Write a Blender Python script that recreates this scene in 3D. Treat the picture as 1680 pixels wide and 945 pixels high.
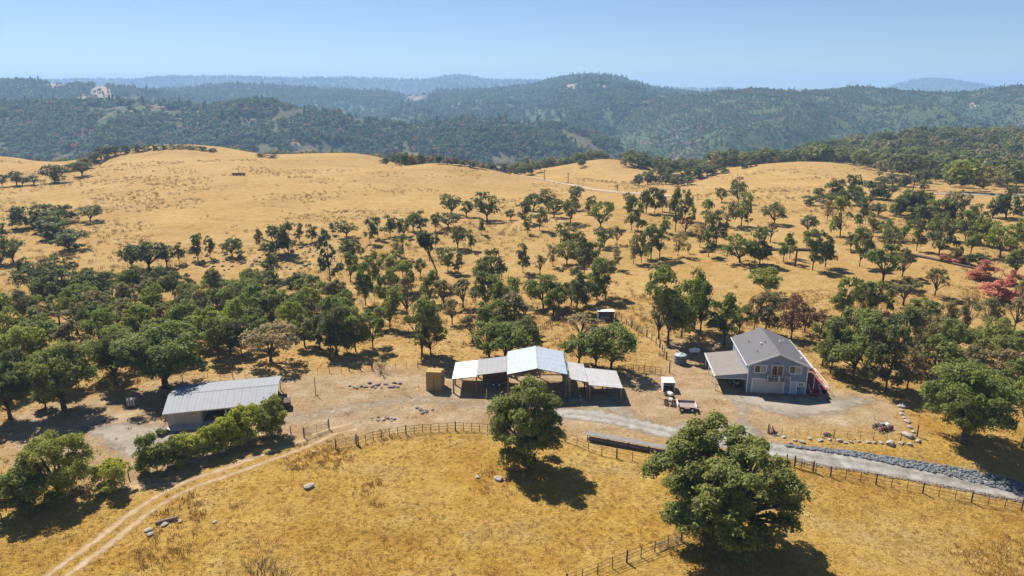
import bpy, math, random
import numpy as np
from mathutils import Vector, Matrix, noise as mnoise
for o in list(bpy.data.objects): bpy.data.objects.remove(o)
SC = bpy.context.scene
COL = SC.collection
# ------------------------------------------------------------------ camera, sky, sun, exposure
CAMH, PITCH, FPX = 45.0, math.radians(16.0), 1120.0
cd = bpy.data.cameras.new('camera'); cam = bpy.data.objects.new('camera', cd); COL.objects.link(cam)
cam.location = (0, 0, CAMH); cam.rotation_euler = (math.pi/2 - PITCH, 0, 0)
cd.sensor_width = 36.0; cd.lens = 24.0; cd.clip_start = 0.5; cd.clip_end = 60000
SC.camera = cam
SUN = Vector((-0.49, 0.65, 1.0)).normalized()
ELEV = math.asin(SUN.z); AZ = math.atan2(SUN.x, SUN.y)
W = bpy.data.worlds.new('World'); SC.world = W; W.use_nodes = True
wn = W.node_tree.nodes; wl = W.node_tree.links
bg = wn['Background']; sky = wn.new('ShaderNodeTexSky'); sky.sky_type = 'NISHITA'; sky.sun_disc = False
sky.sun_elevation = ELEV; sky.sun_rotation = AZ; sky.altitude = 2000; sky.air_density = 1.0; sky.dust_density = 0.3; sky.ozone_density = 5.0
wl.new(sky.outputs[0], bg.inputs[0]); bg.inputs[1].default_value = 0.06
sd = bpy.data.lights.new('sun', 'SUN'); so = bpy.data.objects.new('sun', sd); COL.objects.link(so)
sd.energy = 5.0; sd.angle = math.radians(0.5); sd.color = (1.0, 0.94, 0.85)
so.rotation_euler = SUN.to_track_quat('Z', 'Y').to_euler(); so.location = (-80, 120, 160)
vs = SC.view_settings; vs.view_transform = 'Standard'; vs.look = 'None'; vs.exposure = 0.82; vs.gamma = 1.0; vs.use_curve_mapping = False
cy = SC.cycles; cy.use_denoising = True; cy.max_bounces = 6; cy.diffuse_bounces = 3; cy.transmission_bounces = 4
cy.transparent_max_bounces = 12; cy.volume_bounces = 1; cy.sample_clamp_indirect = 4.0; cy.caustics_reflective = False; cy.caustics_refractive = False
HAZE_DENSITY = 0.00017
# ------------------------------------------------------------------ small maths
rng = np.random.default_rng(7); RND = random.Random(11)
CP, SP = math.cos(PITCH), math.sin(PITCH)
def ray(px, py):
    u = (px-840)/FPX; v = (472.5-py)/FPX
    return u, CP+v*SP, -SP+v*CP
def at_z(px, py, z=0.0):
    a = ray(px, py); t = (z-CAMH)/a[2]; return Vector((a[0]*t, a[1]*t, z))
def at_y(px, py, Y):
    a = ray(px, py); t = Y/a[1]; return Vector((a[0]*t, Y, CAMH+a[2]*t))
def vnoise(x, y, seed=0):
    x = np.asarray(x, float); y = np.asarray(y, float)
    xi = np.floor(x).astype(np.int64); yi = np.floor(y).astype(np.int64); fx = x-xi; fy = y-yi
    fx = fx*fx*(3-2*fx); fy = fy*fy*(3-2*fy)
    def hsh(a, b):
        n = (a*374761393 + b*668265263 + seed*1442695041) & 0xffffffff
        n = ((n ^ (n >> 13))*1274126177) & 0xffffffff
        return ((n ^ (n >> 16)) & 0xffff)/65535.0
    return (hsh(xi, yi)*(1-fx)+hsh(xi+1, yi)*fx)*(1-fy)+(hsh(xi, yi+1)*(1-fx)+hsh(xi+1, yi+1)*fx)*fy
def fbm(x, y, seed=0, oct=4):
    s = 0; a = 0.5; f = 1.0
    for k in range(oct): s = s+a*(vnoise(np.asarray(x)*f+13.7*k, np.asarray(y)*f-7.1*k, seed+k)-0.5); a *= 0.5; f *= 2.03
    return s*2
# ------------------------------------------------------------------ terrain heights (control points, smooth interpolation)
ctl = []
for x in (-140, -90, -60, -30, 0, 30, 60, 95, 140):
    for y in (20, 45, 70, 97, 122):
        if x >= 60 and y <= 70: continue
        ctl.append((x, y, -0.5 if y < 40 else 0.0))
ctl += [(50, 80, 0), (62, 77, -.2), (44, 73, -1.0), (57, 70, -1.7), (75, 66, -2.6), (60, 45, -1.4), (95, 62, -3), (95, 40, -3), (140, 55, -4)]
ctl += [(-60, 142, -2.5), (-110, 150, -2), (-25, 150, -2), (5, 150, -.5), (45, 150, .8), (85, 150, 2), (130, 150, 3),
        (-150, 200, 1), (-90, 200, .5), (-30, 200, 1), (20, 200, 1.5), (80, 205, 4), (150, 205, 3), (-220, 260, 3), (-120, 260, 3),
        (-40, 260, 2.5), (40, 260, 3.5), (110, 265, 5), (190, 260, 4), (260, 260, 4)]
def cpx(px, py, Y):
    p = at_y(px, py, Y); ctl.append((p.x, p.y, p.z))
CREST = [(-200, 262, 420), (-60, 262, 420), (0, 259, 420), (60, 265, 430), (110, 277, 440), (140, 274, 450), (175, 256, 480), (230, 246, 490), (300, 242, 490),
         (380, 250, 490), (440, 257, 490), (500, 255, 490), (560, 252, 490), (620, 257, 480)]
for c in CREST: cpx(*c)
NEARC = [(640, 276, 410), (700, 271, 400), (770, 271, 395), (830, 284, 380), (900, 297, 360), (980, 311, 340)]
for c in NEARC: cpx(*c)
BACKC = [(850, 281, 520), (920, 268, 530), (1000, 260, 540), (1060, 266, 540), (1085, 283, 520)]
for c in BACKC: cpx(*c)
RIGHTC = [(1120, 303, 400), (1180, 281, 440), (1250, 272, 455), (1310, 267, 465), (1370, 267, 470), (1440, 280, 470)]
for c in RIGHTC: cpx(*c)
for c in [(1240, 276, 560), (1340, 255, 650), (1440, 234, 760), (1560, 232, 790), (1700, 237, 780), (1500, 288, 430), (1660, 300, 420), (1600, 262, 600), (1800, 300, 430), (1850, 250, 760),
          (100, 300, 330), (300, 290, 350), (500, 290, 350), (700, 320, 300), (1050, 330, 300), (1250, 310, 340)]: cpx(*c)
for (px, py, Y) in CREST:
    p = at_y(px, py, Y); ctl.append((p.x*1.2, Y+130, -26)); ctl.append((p.x*1.5, Y+330, -95))
for (px, py, Y) in [(700, 271, 470), (800, 280, 470)]:
    p = at_y(px, py, Y); ctl.append((p.x, Y, p.z-9))
for (px, py, Y) in [(760, 275, 640), (920, 268, 680), (1060, 266, 680), (1160, 275, 640)]:
    p = at_y(px, py, Y); ctl.append((p.x, p.y, -48))
for x in (-900, -500, -100, 200, 450): ctl.append((x, 1080, -125))
for x in (700, 1100): ctl.append((x, 1100, -90))
ctl = np.array(ctl, float); CC = 14.0
def _phi(dx, dy): return np.sqrt(dx*dx+dy*dy+CC*CC)
_A = _phi(ctl[:, None, 0]-ctl[None, :, 0], ctl[:, None, 1]-ctl[None, :, 1]) - 0.4*np.eye(len(ctl))
_n = len(ctl); _M = np.zeros((_n+1, _n+1)); _M[:_n, :_n] = _A; _M[_n, :_n] = 1; _M[:_n, _n] = 1
_w = np.linalg.solve(_M, np.append(ctl[:, 2], 0))
def hgt(x, y):
    x = np.atleast_1d(np.asarray(x, float)); y = np.atleast_1d(np.asarray(y, float)); out = np.empty(x.shape).ravel()
    xf, yf = x.ravel(), y.ravel()
    for i in range(0, len(xf), 20000):
        a, b = xf[i:i+20000], yf[i:i+20000]
        out[i:i+20000] = _phi(a[:, None]-ctl[None, :, 0], b[:, None]-ctl[None, :, 1]) @ _w[:_n] + _w[_n]
    damp = np.clip((yf-125)/80, 0, 1)
    out += damp*(2.2*fbm(xf/55, yf/55, 3, 3)) + np.clip((yf-300)/100, 0, 1)*3.0*fbm(xf/120, yf/120, 9, 3)
    near = np.clip((66-yf)/20, 0, 1); out += near*0.5*fbm(xf/14, yf/14, 21, 3)
    return out.reshape(x.shape)
def h1(x, y): return float(hgt([x], [y])[0])
_ys = np.concatenate([np.arange(18, 200, 0.5), np.arange(200, 1050, 1.5)])
GX0, GY0, GS = -900., 0., 4.
_gx = np.arange(GX0, 1200, GS); _gy = np.arange(GY0, 1104, GS); _G = hgt(*np.meshgrid(_gx, _gy))
def hq(x, y):
    fx = np.clip((x-GX0)/GS, 0, len(_gx)-1.001); fy = np.clip((y-GY0)/GS, 0, len(_gy)-1.001)
    i = fx.astype(int); j = fy.astype(int); a = fx-i; b = fy-j
    return (_G[j, i]*(1-a)+_G[j, i+1]*a)*(1-b)+(_G[j+1, i]*(1-a)+_G[j+1, i+1]*a)*b
def at(px, py):
    """where the view ray through this spot of the survey photo meets the ground"""
    a = ray(px, py); x = a[0]/a[1]*_ys; z = CAMH+a[2]/a[1]*_ys
    d = z-hq(x, _ys); k = np.nonzero(d < 0)[0]
    if len(k) == 0:
        k = [int(np.argmin(d[:900]))]
    k = k[0]; Y = _ys[k]
    if k > 0 and d[k] < 0: Y = _ys[k-1]+(_ys[k]-_ys[k-1])*d[k-1]/(d[k-1]-d[k]+1e-9)
    X = a[0]/a[1]*Y
    return Vector((X, Y, h1(X, Y)))
def ppm(p):
    return FPX/(p.y*CP-(p.z-CAMH)*SP)
# ------------------------------------------------------------------ object helpers
def tag(o, label=None, cat=None, group=None, kind=None):
    if label: o['label'] = label
    if cat: o['category'] = cat
    if group: o['group'] = group
    if kind: o['kind'] = kind
    return o
def empty(name, loc, rz=0.0):
    o = bpy.data.objects.new(name, None); COL.objects.link(o); o.location = loc; o.rotation_euler = (0, 0, rz); o.empty_display_size = 0.2
    return o
def mesh_obj(name, me, m=None, parent=None, loc=None, rz=0.0):
    o = bpy.data.objects.new(name, me); COL.objects.link(o)
    if m is not None and len(me.materials) == 0: me.materials.append(m)
    if parent is not None: o.parent = parent
    if loc is not None: o.location = loc
    if rz: o.rotation_euler = (0, 0, rz)
    return o
def np_mesh(name, V, Fq, nper, smooth=False):
    """fast mesh from numpy arrays; every face has nper corners"""
    me = bpy.data.meshes.new(name); V = np.asarray(V, np.float32); Fq = np.asarray(Fq, np.int32)
    me.vertices.add(len(V)); me.vertices.foreach_set('co', V.ravel())
    nf = len(Fq); me.loops.add(nf*nper); me.loops.foreach_set('vertex_index', Fq.ravel())
    me.polygons.add(nf); me.polygons.foreach_set('loop_start', np.arange(0, nf*nper, nper, dtype=np.int32))
    if smooth: me.polygons.foreach_set('use_smooth', np.ones(nf, bool))
    me.update(calc_edges=True); return me
class MB:
    def __init__(s): s.v = []; s.f = []
    def add(s, vs, fs):
        b = len(s.v); s.v += [tuple(v) for v in vs]; s.f += [tuple(b+i for i in f) for f in fs]; return s
    def box(s, x0, x1, y0, y1, z0, z1):
        return s.add([(x0, y0, z0), (x1, y0, z0), (x1, y1, z0), (x0, y1, z0), (x0, y0, z1), (x1, y0, z1), (x1, y1, z1), (x0, y1, z1)],
                     [(3, 2, 1, 0), (4, 5, 6, 7), (0, 1, 5, 4), (1, 2, 6, 5), (2, 3, 7, 6), (3, 0, 4, 7)])
    def slab(s, quad, t):
        """quad (ccw from above) thickened downwards"""
        q = [Vector(p) for p in quad]; n = (q[1]-q[0]).cross(q[3]-q[0]).normalized()
        lo = [p-n*t for p in q]
        return s.add(q+lo, [(0, 1, 2, 3), (7, 6, 5, 4), (0, 4, 5, 1), (1, 5, 6, 2), (2, 6, 7, 3), (3, 7, 4, 0)])
    def tube(s, pts, r, n=6, cap=True):
        pts = [Vector(p) for p in pts]; R = r if isinstance(r, (list, tuple)) else [r]*len(pts); rings = []
        for i, p in enumerate(pts):
            d = (pts[min(i+1, len(pts)-1)]-pts[max(i-1, 0)]).normalized()
            a = d.orthogonal().normalized() if abs(d.z) < 0.95 else Vector((1, 0, 0)).cross(d).normalized()
            if abs(d.z) < 0.95: a = Vector((0, 0, 1)).cross(d).normalized()
            b = d.cross(a)
            rings.append([p+(a*math.cos(2*math.pi*k/n)+b*math.sin(2*math.pi*k/n))*R[i] for k in range(n)])
        vs = [v for rg in rings for v in rg]; fs = []
        for i in range(len(pts)-1):
            for k in range(n): fs.append((i*n+k, i*n+(k+1) % n, (i+1)*n+(k+1) % n, (i+1)*n+k))
        if cap: fs.append(tuple(reversed(range(n)))); fs.append(tuple((len(pts)-1)*n+k for k in range(n)))
        return s.add(vs, fs)
    def prism(s, poly, y0, y1):
        """poly in xz, swept along y"""
        n = len(poly); vs = [(p[0], y0, p[1]) for p in poly]+[(p[0], y1, p[1]) for p in poly]
        fs = [tuple(range(n)), tuple(reversed(range(n, 2*n)))]+[(i, i+n, (i+1) % n+n, (i+1) % n) for i in range(n)]
        return s.add(vs, fs)
    def lathe(s, prof, n=20, c=(0, 0, 0), axis='z'):
        vs = []; fs = []
        for (r, z) in prof:
            for k in range(n):
                a = 2*math.pi*k/n; p = (r*math.cos(a), r*math.sin(a), z)
                if axis == 'x': p = (z, p[0], p[1])
                if axis == 'y': p = (p[0], z, p[1])
                vs.append((c[0]+p[0], c[1]+p[1], c[2]+p[2]))
        for i in range(len(prof)-1):
            for k in range(n): fs.append((i*n+k, i*n+(k+1) % n, (i+1)*n+(k+1) % n, (i+1)*n+k))
        return s.add(vs, fs)
    def mesh(s, name, smooth=False):
        me = bpy.data.meshes.new(name); me.from_pydata(s.v, [], s.f); me.update()
        if smooth: me.polygons.foreach_set('use_smooth', np.ones(len(me.polygons), bool))
        return me
    def build(s, name, m, parent=None, loc=None, rz=0.0, smooth=False):
        return mesh_obj(name, s.mesh(name, smooth), m, parent, loc, rz)
# ------------------------------------------------------------------ materials
def nt(name):
    m = bpy.data.materials.new(name); m.use_nodes = True; t = m.node_tree
    return m, t, t.nodes, t.links, t.nodes['Principled BSDF']
def noise_node(t, scale, detail=4, rough=0.6, src='Object', stretch=None):
    n = t.nodes.new('ShaderNodeTexNoise'); n.inputs['Scale'].default_value = scale; n.inputs['Detail'].default_value = detail; n.inputs['Roughness'].default_value = rough
    if src == 'pos': g = t.nodes.new('ShaderNodeNewGeometry'); o = g.outputs['Position']
    else: g = t.nodes.new('ShaderNodeTexCoord'); o = g.outputs[src]
    if stretch:
        mp = t.nodes.new('ShaderNodeMapping'); mp.inputs['Scale'].default_value = stretch; t.links.new(o, mp.inputs[0]); o = mp.outputs[0]
    t.links.new(o, n.inputs['Vector']); return n
def ramp(t, src, stops):
    r = t.nodes.new('ShaderNodeValToRGB'); e = r.color_ramp.elements
    while len(e) > len(stops): e.remove(e[-1])
    while len(e) < len(stops): e.new(0.5)
    for k, (p, c) in enumerate(stops): e[k].position = p; e[k].color = (*c, 1) if len(c) == 3 else c
    t.links.new(src, r.inputs[0]); return r
def mixc(t, fac, a, b, mode='MIX'):
    n = t.nodes.new('ShaderNodeMix'); n.data_type = 'RGBA'; n.blend_type = mode
    for sock, val in ((n.inputs[0], fac), (n.inputs[6], a), (n.inputs[7], b)):
        if hasattr(val, 'links') or hasattr(val, 'is_linked'): t.links.new(val, sock)
        elif isinstance(val, (int, float)): sock.default_value = val
        else: sock.default_value = (*val, 1)
    return n.outputs[2]
def mth(t, op, a, b=None, clamp=False):
    n = t.nodes.new('ShaderNodeMath'); n.operation = op; n.use_clamp = clamp
    for k, v in enumerate((a, b)):
        if v is None: continue
        if isinstance(v, (int, float)): n.inputs[k].default_value = v
        else: t.links.new(v, n.inputs[k])
    return n.outputs[0]
def bump(t, b, src, strength=0.4, dist=0.1):
    n = t.nodes.new('ShaderNodeBump'); n.inputs['Strength'].default_value = strength; n.inputs['Distance'].default_value = dist
    t.links.new(src, n.inputs['Height']); t.links.new(n.outputs[0], b.inputs['Normal'])
def attr(t, name):
    n = t.nodes.new('ShaderNodeAttribute'); n.attribute_name = name; return n.outputs['Fac']
def simple(name, c1, c2=None, scale=3.0, rough=0.7, metal=0.0, bs=0.0, bd=0.03, stretch=None, spec=None, wear=0.0):
    m, t, N, L, b = nt(name); b.inputs['Roughness'].default_value = rough; b.inputs['Metallic'].default_value = metal
    if spec is not None: b.inputs['Specular IOR Level'].default_value = spec
    c2 = c2 or tuple(x*0.75 for x in c1); n = noise_node(t, scale, 5, 0.65, 'Object', stretch)
    r = ramp(t, n.outputs[0], [(0.3, c2), (0.7, c1)]); cc = r.outputs[0]
    if wear:
        s1 = noise_node(t, 1.7, 6, .75, 'Object', (2.2, .5, .5)); k1 = ramp(t, s1.outputs[0], [(.52, (0, 0, 0)), (.68, (1, 1, 1))]); cc = mixc(t, mth(t, 'MULTIPLY', k1.outputs[0], wear), cc, (.20, .13, .085))
    L.new(cc, b.inputs['Base Color'])
    if bs: bump(t, b, n.outputs[0], bs, bd)
    return m
def leaf_mat(name, c, var=0.42, trans=0.38):
    m, t, N, L, b = nt(name); b.inputs['Roughness'].default_value = 0.65; b.inputs['Specular IOR Level'].default_value = 0.25
    oi = N.new('ShaderNodeObjectInfo'); tint = attr(t, 'tint')
    dark = tuple(x*(1-var) for x in c); lite = (min(1, c[0]*(1+var*1.3)), min(1, c[1]*(1+var)), c[2]*(1+var*0.5))
    r = ramp(t, tint, [(0.0, dark), (0.5, c), (1.0, lite)])
    warm = mixc(t, mth(t, 'MULTIPLY', oi.outputs['Random'], 0.75), r.outputs[0], (c[0]*1.55, c[1]*1.2, c[2]*1.25))
    L.new(warm, b.inputs['Base Color'])
    tr = N.new('ShaderNodeBsdfTranslucent'); L.new(mixc(t, 0.5, warm, (c[0]*1.7, c[1]*1.8, c[2]*0.8)), tr.inputs[0])
    mx = N.new('ShaderNodeMixShader'); mx.inputs[0].default_value = trans; L.new(b.outputs[0], mx.inputs[1]); L.new(tr.outputs[0], mx.inputs[2])
    L.new(mx.outputs[0], N['Material Output'].inputs[0]); return m
LEAF = {'d': leaf_mat('leaf_dark_oak', (.118, .142, .052)), 'g': leaf_mat('leaf_oak', (.172, .208, .054)), 'b': leaf_mat('leaf_bright', (.215, .255, .048)),
        'y': leaf_mat('leaf_dry', (.225, .205, .10)), 'p': leaf_mat('leaf_pine', (.15, .17, .10)), 'r': leaf_mat('leaf_red', (.46, .20, .15)),
        'n': leaf_mat('leaf_brown', (.23, .145, .08)), 'h': leaf_mat('leaf_hedge', (.31, .35, .050)), 'f': leaf_mat('leaf_forest', (.088, .142, .060))}
BARK = simple('bark', (.115, .095, .08), (.055, .045, .038), 6, 0.9)
PALEBARK = simple('dead_wood', (.22, .17, .13), (.10, .075, .06), 6, 0.9)
# ------------------------------------------------------------------ ground sheet
def seg_dist(X, Y, pts):
    d = np.full(X.shape, 1e9)
    for (a, b) in zip(pts[:-1], pts[1:]):
        ax, ay = a[0], a[1]; bx, by = b[0]-ax, b[1]-ay; l2 = bx*bx+by*by+1e-9
        t = np.clip(((X-ax)*bx+(Y-ay)*by)/l2, 0, 1); d = np.minimum(d, np.hypot(X-ax-t*bx, Y-ay-t*by))
    return d
def in_poly(X, Y, pts):
    c = np.zeros(X.shape, bool); n = len(pts)
    for i in range(n):
        x1, y1 = pts[i][0], pts[i][1]; x2, y2 = pts[(i+1) % n][0], pts[(i+1) % n][1]
        k = ((y1 > Y) != (y2 > Y)) & (X < (x2-x1)*(Y-y1)/(y2-y1+1e-12)+x1); c ^= k
    return c
def sdist(X, Y, pts):
    d = seg_dist(X, Y, list(pts)+[pts[0]]); return np.where(in_poly(X, Y, pts), d, -d)
def P(*pp): return [at(a, b) for a, b in pp]
YARD = P((0, 700), (60, 668), (150, 650), (215, 640), (280, 622), (470, 612), (620, 606), (740, 600), (1030, 612), (1085, 612), (1100, 570), (1160, 560), (1230, 545),
         (1330, 620), (1390, 640), (1480, 660), (1500, 712), (1300, 712), (1240, 735), (1130, 735), (1000, 730), (930, 715), (800, 702), (700, 704), (600, 714), (545, 716), (450, 716), (330, 768), (220, 800), (130, 790), (0, 760))
rows = np.concatenate([np.geomspace(14, 130, 230), np.geomspace(131, 1090, 230)]); cols = np.linspace(-1.35, 1.35, 520)
S_, Y_ = np.meshgrid(cols, rows); X_ = S_*(Y_*0.95+45); Z_ = hgt(X_, Y_)
nr, nc = X_.shape; idx = np.arange(nr*nc).reshape(nr, nc)
gq = np.stack([idx[:-1, :-1], idx[:-1, 1:], idx[1:, 1:], idx[1:, :-1]], -1).reshape(-1, 4)
gme = np_mesh('ground', np.stack([X_, Y_, Z_], -1).reshape(-1, 3), gq, 4, True)
def add_attr(me, name, vals):
    a = me.attributes.new(name, 'FLOAT', 'POINT'); a.data.foreach_set('value', np.asarray(vals, np.float32).ravel())
yd = np.clip(sdist(X_, Y_, YARD)/5+0.5+0.7*fbm(X_/7, Y_/7, 5, 3), 0, 1); yd *= (Y_ < 150)
add_attr(gme, 'yard', yd); add_attr(gme, 'pasture', np.clip((100-Y_)/14, 0, 1))
def ground_mat():
    m, t, N, L, b = nt('dry_grass_ground'); b.inputs['Roughness'].default_value = 0.95; b.inputs['Specular IOR Level'].default_value = 0.1
    n1 = noise_node(t, 0.035, 6, 0.62, 'pos'); n2 = noise_node(t, 0.35, 6, 0.7, 'pos'); n3 = noise_node(t, 2.6, 5, 0.75, 'pos', (1.0, 1.6, 1))
    big = ramp(t, n1.outputs[0], [(0.34, (.32, .195, .064)), (0.5, (.39, .248, .086)), (0.66, (.45, .302, .124))])
    med = ramp(t, n2.outputs[0], [(0.36, (.32, .185, .05)), (0.5, (.42, .265, .088)), (0.64, (.50, .35, .15))])
    c = mixc(t, 0.5, big.outputs[0], med.outputs[0])
    n7 = noise_node(t, 0.075, 5, 0.68, 'pos'); pt_ = ramp(t, n7.outputs[0], [(0.34, (.84, .72, .38)), (0.45, (.95, .91, .55)), (0.55, (1.0, 1.0, .74)), (0.66, (.90, .95, .94))])
    c = mixc(t, attr(t, 'pasture'), c, mixc(t, 1.0, c, pt_.outputs[0], 'MULTIPLY'))
    fine = ramp(t, n3.outputs[0], [(0.33, (.45, .42, .38)), (0.52, (1, 1, 1)), (0.7, (1.28, 1.26, 1.2))]); c = mixc(t, 0.75, c, fine.outputs[0], 'MULTIPLY')
    # darker weedy patches and long streaks on the open hills
    n4 = noise_node(t, 0.05, 5, 0.7, 'pos', (0.5, 1.5, 1)); wd = ramp(t, n4.outputs[0], [(0.57, (0, 0, 0)), (0.70, (1, 1, 1))])
    c = mixc(t, mth(t, 'MULTIPLY', wd.outputs[0], 0.48), c, (.21, .13, .06))
    n6 = noise_node(t, 0.22, 4, 0.8, 'pos', (0.45, 1.6, 1)); wk = ramp(t, n6.outputs[0], [(0.62, (0, 0, 0)), (0.72, (1, 1, 1))])
    c = mixc(t, mth(t, 'MULTIPLY', wk.outputs[0], 0.5), c, (.18, .115, .055))
    # trampled, dusty yard
    n5 = noise_node(t, 0.22, 6, 0.7, 'pos'); du = ramp(t, n5.outputs[0], [(0.35, (.27, .175, .088)), (0.5, (.355, .25, .145)), (0.66, (.44, .345, .235))])
    du = mixc(t, 0.6, du.outputs[0], fine.outputs[0], 'MULTIPLY')
    c = mixc(t, mth(t, 'MULTIPLY', attr(t, 'yard'), 0.9), c, du)
    L.new(c, b.inputs['Base Color'])
    hh = mth(t, 'ADD', n3.outputs[0], mth(t, 'MULTIPLY', n2.outputs[0], 2.0)); bump(t, b, hh, 0.65, 0.5)
    return m
ground = tag(mesh_obj('ground', gme, ground_mat()), kind='structure')
vm = MB().add([(-11900, 400, -150), (11900, 400, -150), (11900, 9900, -150), (-11900, 9900, -150)], [(0, 1, 2, 3)])
tag(vm.build('valley_floor', simple('valley_floor', (.07, .075, .04), (.05, .055, .03), .01)), kind='structure')
# ------------------------------------------------------------------ draped sheets: road, gravel, tracks
def sheet_mat(name, stops, scale, alpha_hard=1.6, fine=8.0, cut=0.0, edge_scale=0.9):
    m, t, N, L, b = nt(name); b.inputs['Roughness'].default_value = 0.95; b.inputs['Specular IOR Level'].default_value = 0.15
    n1 = noise_node(t, scale, 6, 0.65, 'pos'); n2 = noise_node(t, fine, 4, 0.7, 'pos')
    c = ramp(t, n1.outputs[0], stops); f = ramp(t, n2.outputs[0], [(0.3, (.72, .72, .72)), (0.7, (1.18, 1.18, 1.18))])
    lane = attr(t, 'lane'); cc = mixc(t, 0.7, c.outputs[0], f.outputs[0], 'MULTIPLY')
    cc = mixc(t, mth(t, 'MULTIPLY', lane, 0.55), cc, tuple(x*0.55 for x in stops[0][1])); L.new(cc, b.inputs['Base Color'])
    bump(t, b, n2.outputs[0], 0.3, 0.05)
    n3 = noise_node(t, edge_scale, 5, 0.7, 'pos')
    a = mth(t, 'ADD', mth(t, 'MULTIPLY', attr(t, 'edge'), alpha_hard), mth(t, 'MULTIPLY', mth(t, 'SUBTRACT', n3.outputs[0], 0.5), 3.2)); a = mth(t, 'ADD', a, cut, True)
    tp = N.new('ShaderNodeBsdfTransparent'); mx = N.new('ShaderNodeMixShader'); L.new(a, mx.inputs[0]); L.new(tp.outputs[0], mx.inputs[1]); L.new(b.outputs[0], mx.inputs[2])
    L.new(mx.outputs[0], N['Material Output'].inputs[0]); return m
def drape(name, sd, bounds, step, m, lift=0.012, lane=None):
    x0, x1, y0, y1 = bounds; xs = np.arange(x0, x1, step); ys = np.arange(y0, y1, step); X, Y = np.meshgrid(xs, ys); D = sd(X, Y)
    k = np.arange(X.size).reshape(X.shape); q = np.stack([k[:-1, :-1], k[:-1, 1:], k[1:, 1:], k[1:, :-1]], -1).reshape(-1, 4)
    keep = (D.ravel()[q] > -0.9*max(1, step/0.6)).any(1); q = q[keep]; used, inv = np.unique(q, return_inverse=True)
    V = np.stack([X.ravel()[used], Y.ravel()[used]], -1); z = hgt(V[:, 0], V[:, 1])+lift
    me = np_mesh(name, np.column_stack([V, z]), inv.reshape(-1, 4), 4, True); add_attr(me, 'edge', D.ravel()[used])
    add_attr(me, 'lane', lane(V[:, 0], V[:, 1]) if lane else np.zeros(len(V)))
    return tag(mesh_obj(name, me, m), kind='structure')
def bnd(pts, pad=2): xs = [p[0] for p in pts]; ys = [p[1] for p in pts]; return min(xs)-pad, max(xs)+pad, min(ys)-pad, max(ys)+pad
def smooth_line(pts, n=6):
    out = []; p = [Vector((a[0], a[1], 0)) for a in pts]; p = [p[0]*2-p[1]]+p+[p[-1]*2-p[-2]]
    for i in range(1, len(p)-2):
        for k in range(n):
            t = k/n; a, b, c, d = p[i-1], p[i], p[i+1], p[i+2]
            out.append(0.5*((2*b)+(c-a)*t+(2*a-5*b+4*c-d)*t*t+(3*b-a-3*c+d)*t**3))
    out.append(p[-2]); return out
GRAVEL = sheet_mat('gravel', [(0.32, (.22, .185, .145)), (0.5, (.28, .245, .195)), (0.68, (.34, .30, .245))], 0.25, 0.55)
ROADM = sheet_mat('gravel_road', [(0.34, (.21, .185, .155)), (0.5, (.30, .278, .245)), (0.66, (.38, .35, .31))], 0.7, 1.3)
RUT = sheet_mat('bare_dirt', [(0.32, (.33, .225, .115)), (0.5, (.385, .27, .145)), (0.68, (.43, .32, .19))], 0.5, 2.2, cut=.25)
DIRTROAD = sheet_mat('far_dirt_road', [(0.32, (.40, .31, .20)), (0.6, (.46, .36, .25))], 0.05, 0.8)
rl = smooth_line(P((925, 678), (985, 684), (1050, 698), (1130, 716), (1240, 733), (1330, 748), (1430, 763), (1530, 781), (1620, 798), (1690, 812), (1800, 834)))
def road_sd(X, Y): return 2.05+0.25*fbm(X/5, Y/5, 31, 2)-seg_dist(X, Y, rl)
def road_lane(x, y): return np.clip(1-np.abs(seg_dist(x, y, rl))/0.5, 0, 1)
drape('driveway', road_sd, bnd(rl, 4), 0.45, ROADM, 0.03, road_lane)
yardA = P((905, 668), (960, 668), (1040, 690), (1110, 712), (1180, 726), (1258, 733), (1262, 716), (1230, 690), (1235, 668), (1300, 690), (1380, 682), (1430, 664), (1455, 655), (1400, 648), (1340, 652), (1325, 648), (1225, 643), (1180, 640), (1190, 655), (1215, 680), (1190, 700), (1120, 690), (1085, 700), (1030, 668), (1020, 640), (930, 645))
drape('gravel_yard', lambda X, Y: sdist(X, Y, yardA), bnd(yardA), 0.6, GRAVEL, 0.016)
yardB = P((120, 702), (200, 690), (262, 694), (300, 706), (300, 725), (245, 748), (200, 752), (170, 735))
drape('gravel_pad', lambda X, Y: sdist(X, Y, yardB), bnd(yardB), 0.6, GRAVEL, 0.016)
yardC = smooth_line(P((470, 690), (540, 676), (620, 662), (700, 656), (780, 664), (850, 676), (930, 682)))
LANE = sheet_mat('dusty_gravel', [(0.32, (.26, .20, .135)), (0.5, (.315, .25, .175)), (0.68, (.36, .30, .22))], 0.3, 0.4)
drape('gravel_lane', lambda X, Y: 1.7+0.5*fbm(X/6, Y/6, 35, 2)-seg_dist(X, Y, yardC), bnd(yardC, 4), 0.6, LANE, 0.02)
trk = smooth_line(P((70, 965), (120, 925), (175, 885), (235, 838), (300, 800), (370, 775), (440, 750), (500, 728), (545, 708), (580, 700)))
def rut(off):
    out = []
    for i, p in enumerate(trk):
        a = trk[max(0, i-1)]; b = trk[min(len(trk)-1, i+1)]; d = (b-a).normalized(); out.append(p+Vector((-d.y, d.x, 0))*off)
    return out
ra, rb = rut(0.95), rut(-0.95)
drape('dirt_track', lambda X, Y: 0.50+0.2*fbm(X/3, Y/3, 41, 2)-np.minimum(seg_dist(X, Y, ra), seg_dist(X, Y, rb)), bnd(trk, 4), 0.35, RUT, 0.012)
trk2 = smooth_line(P((190, 800), (300, 790), (400, 755), (470, 730)))
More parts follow.
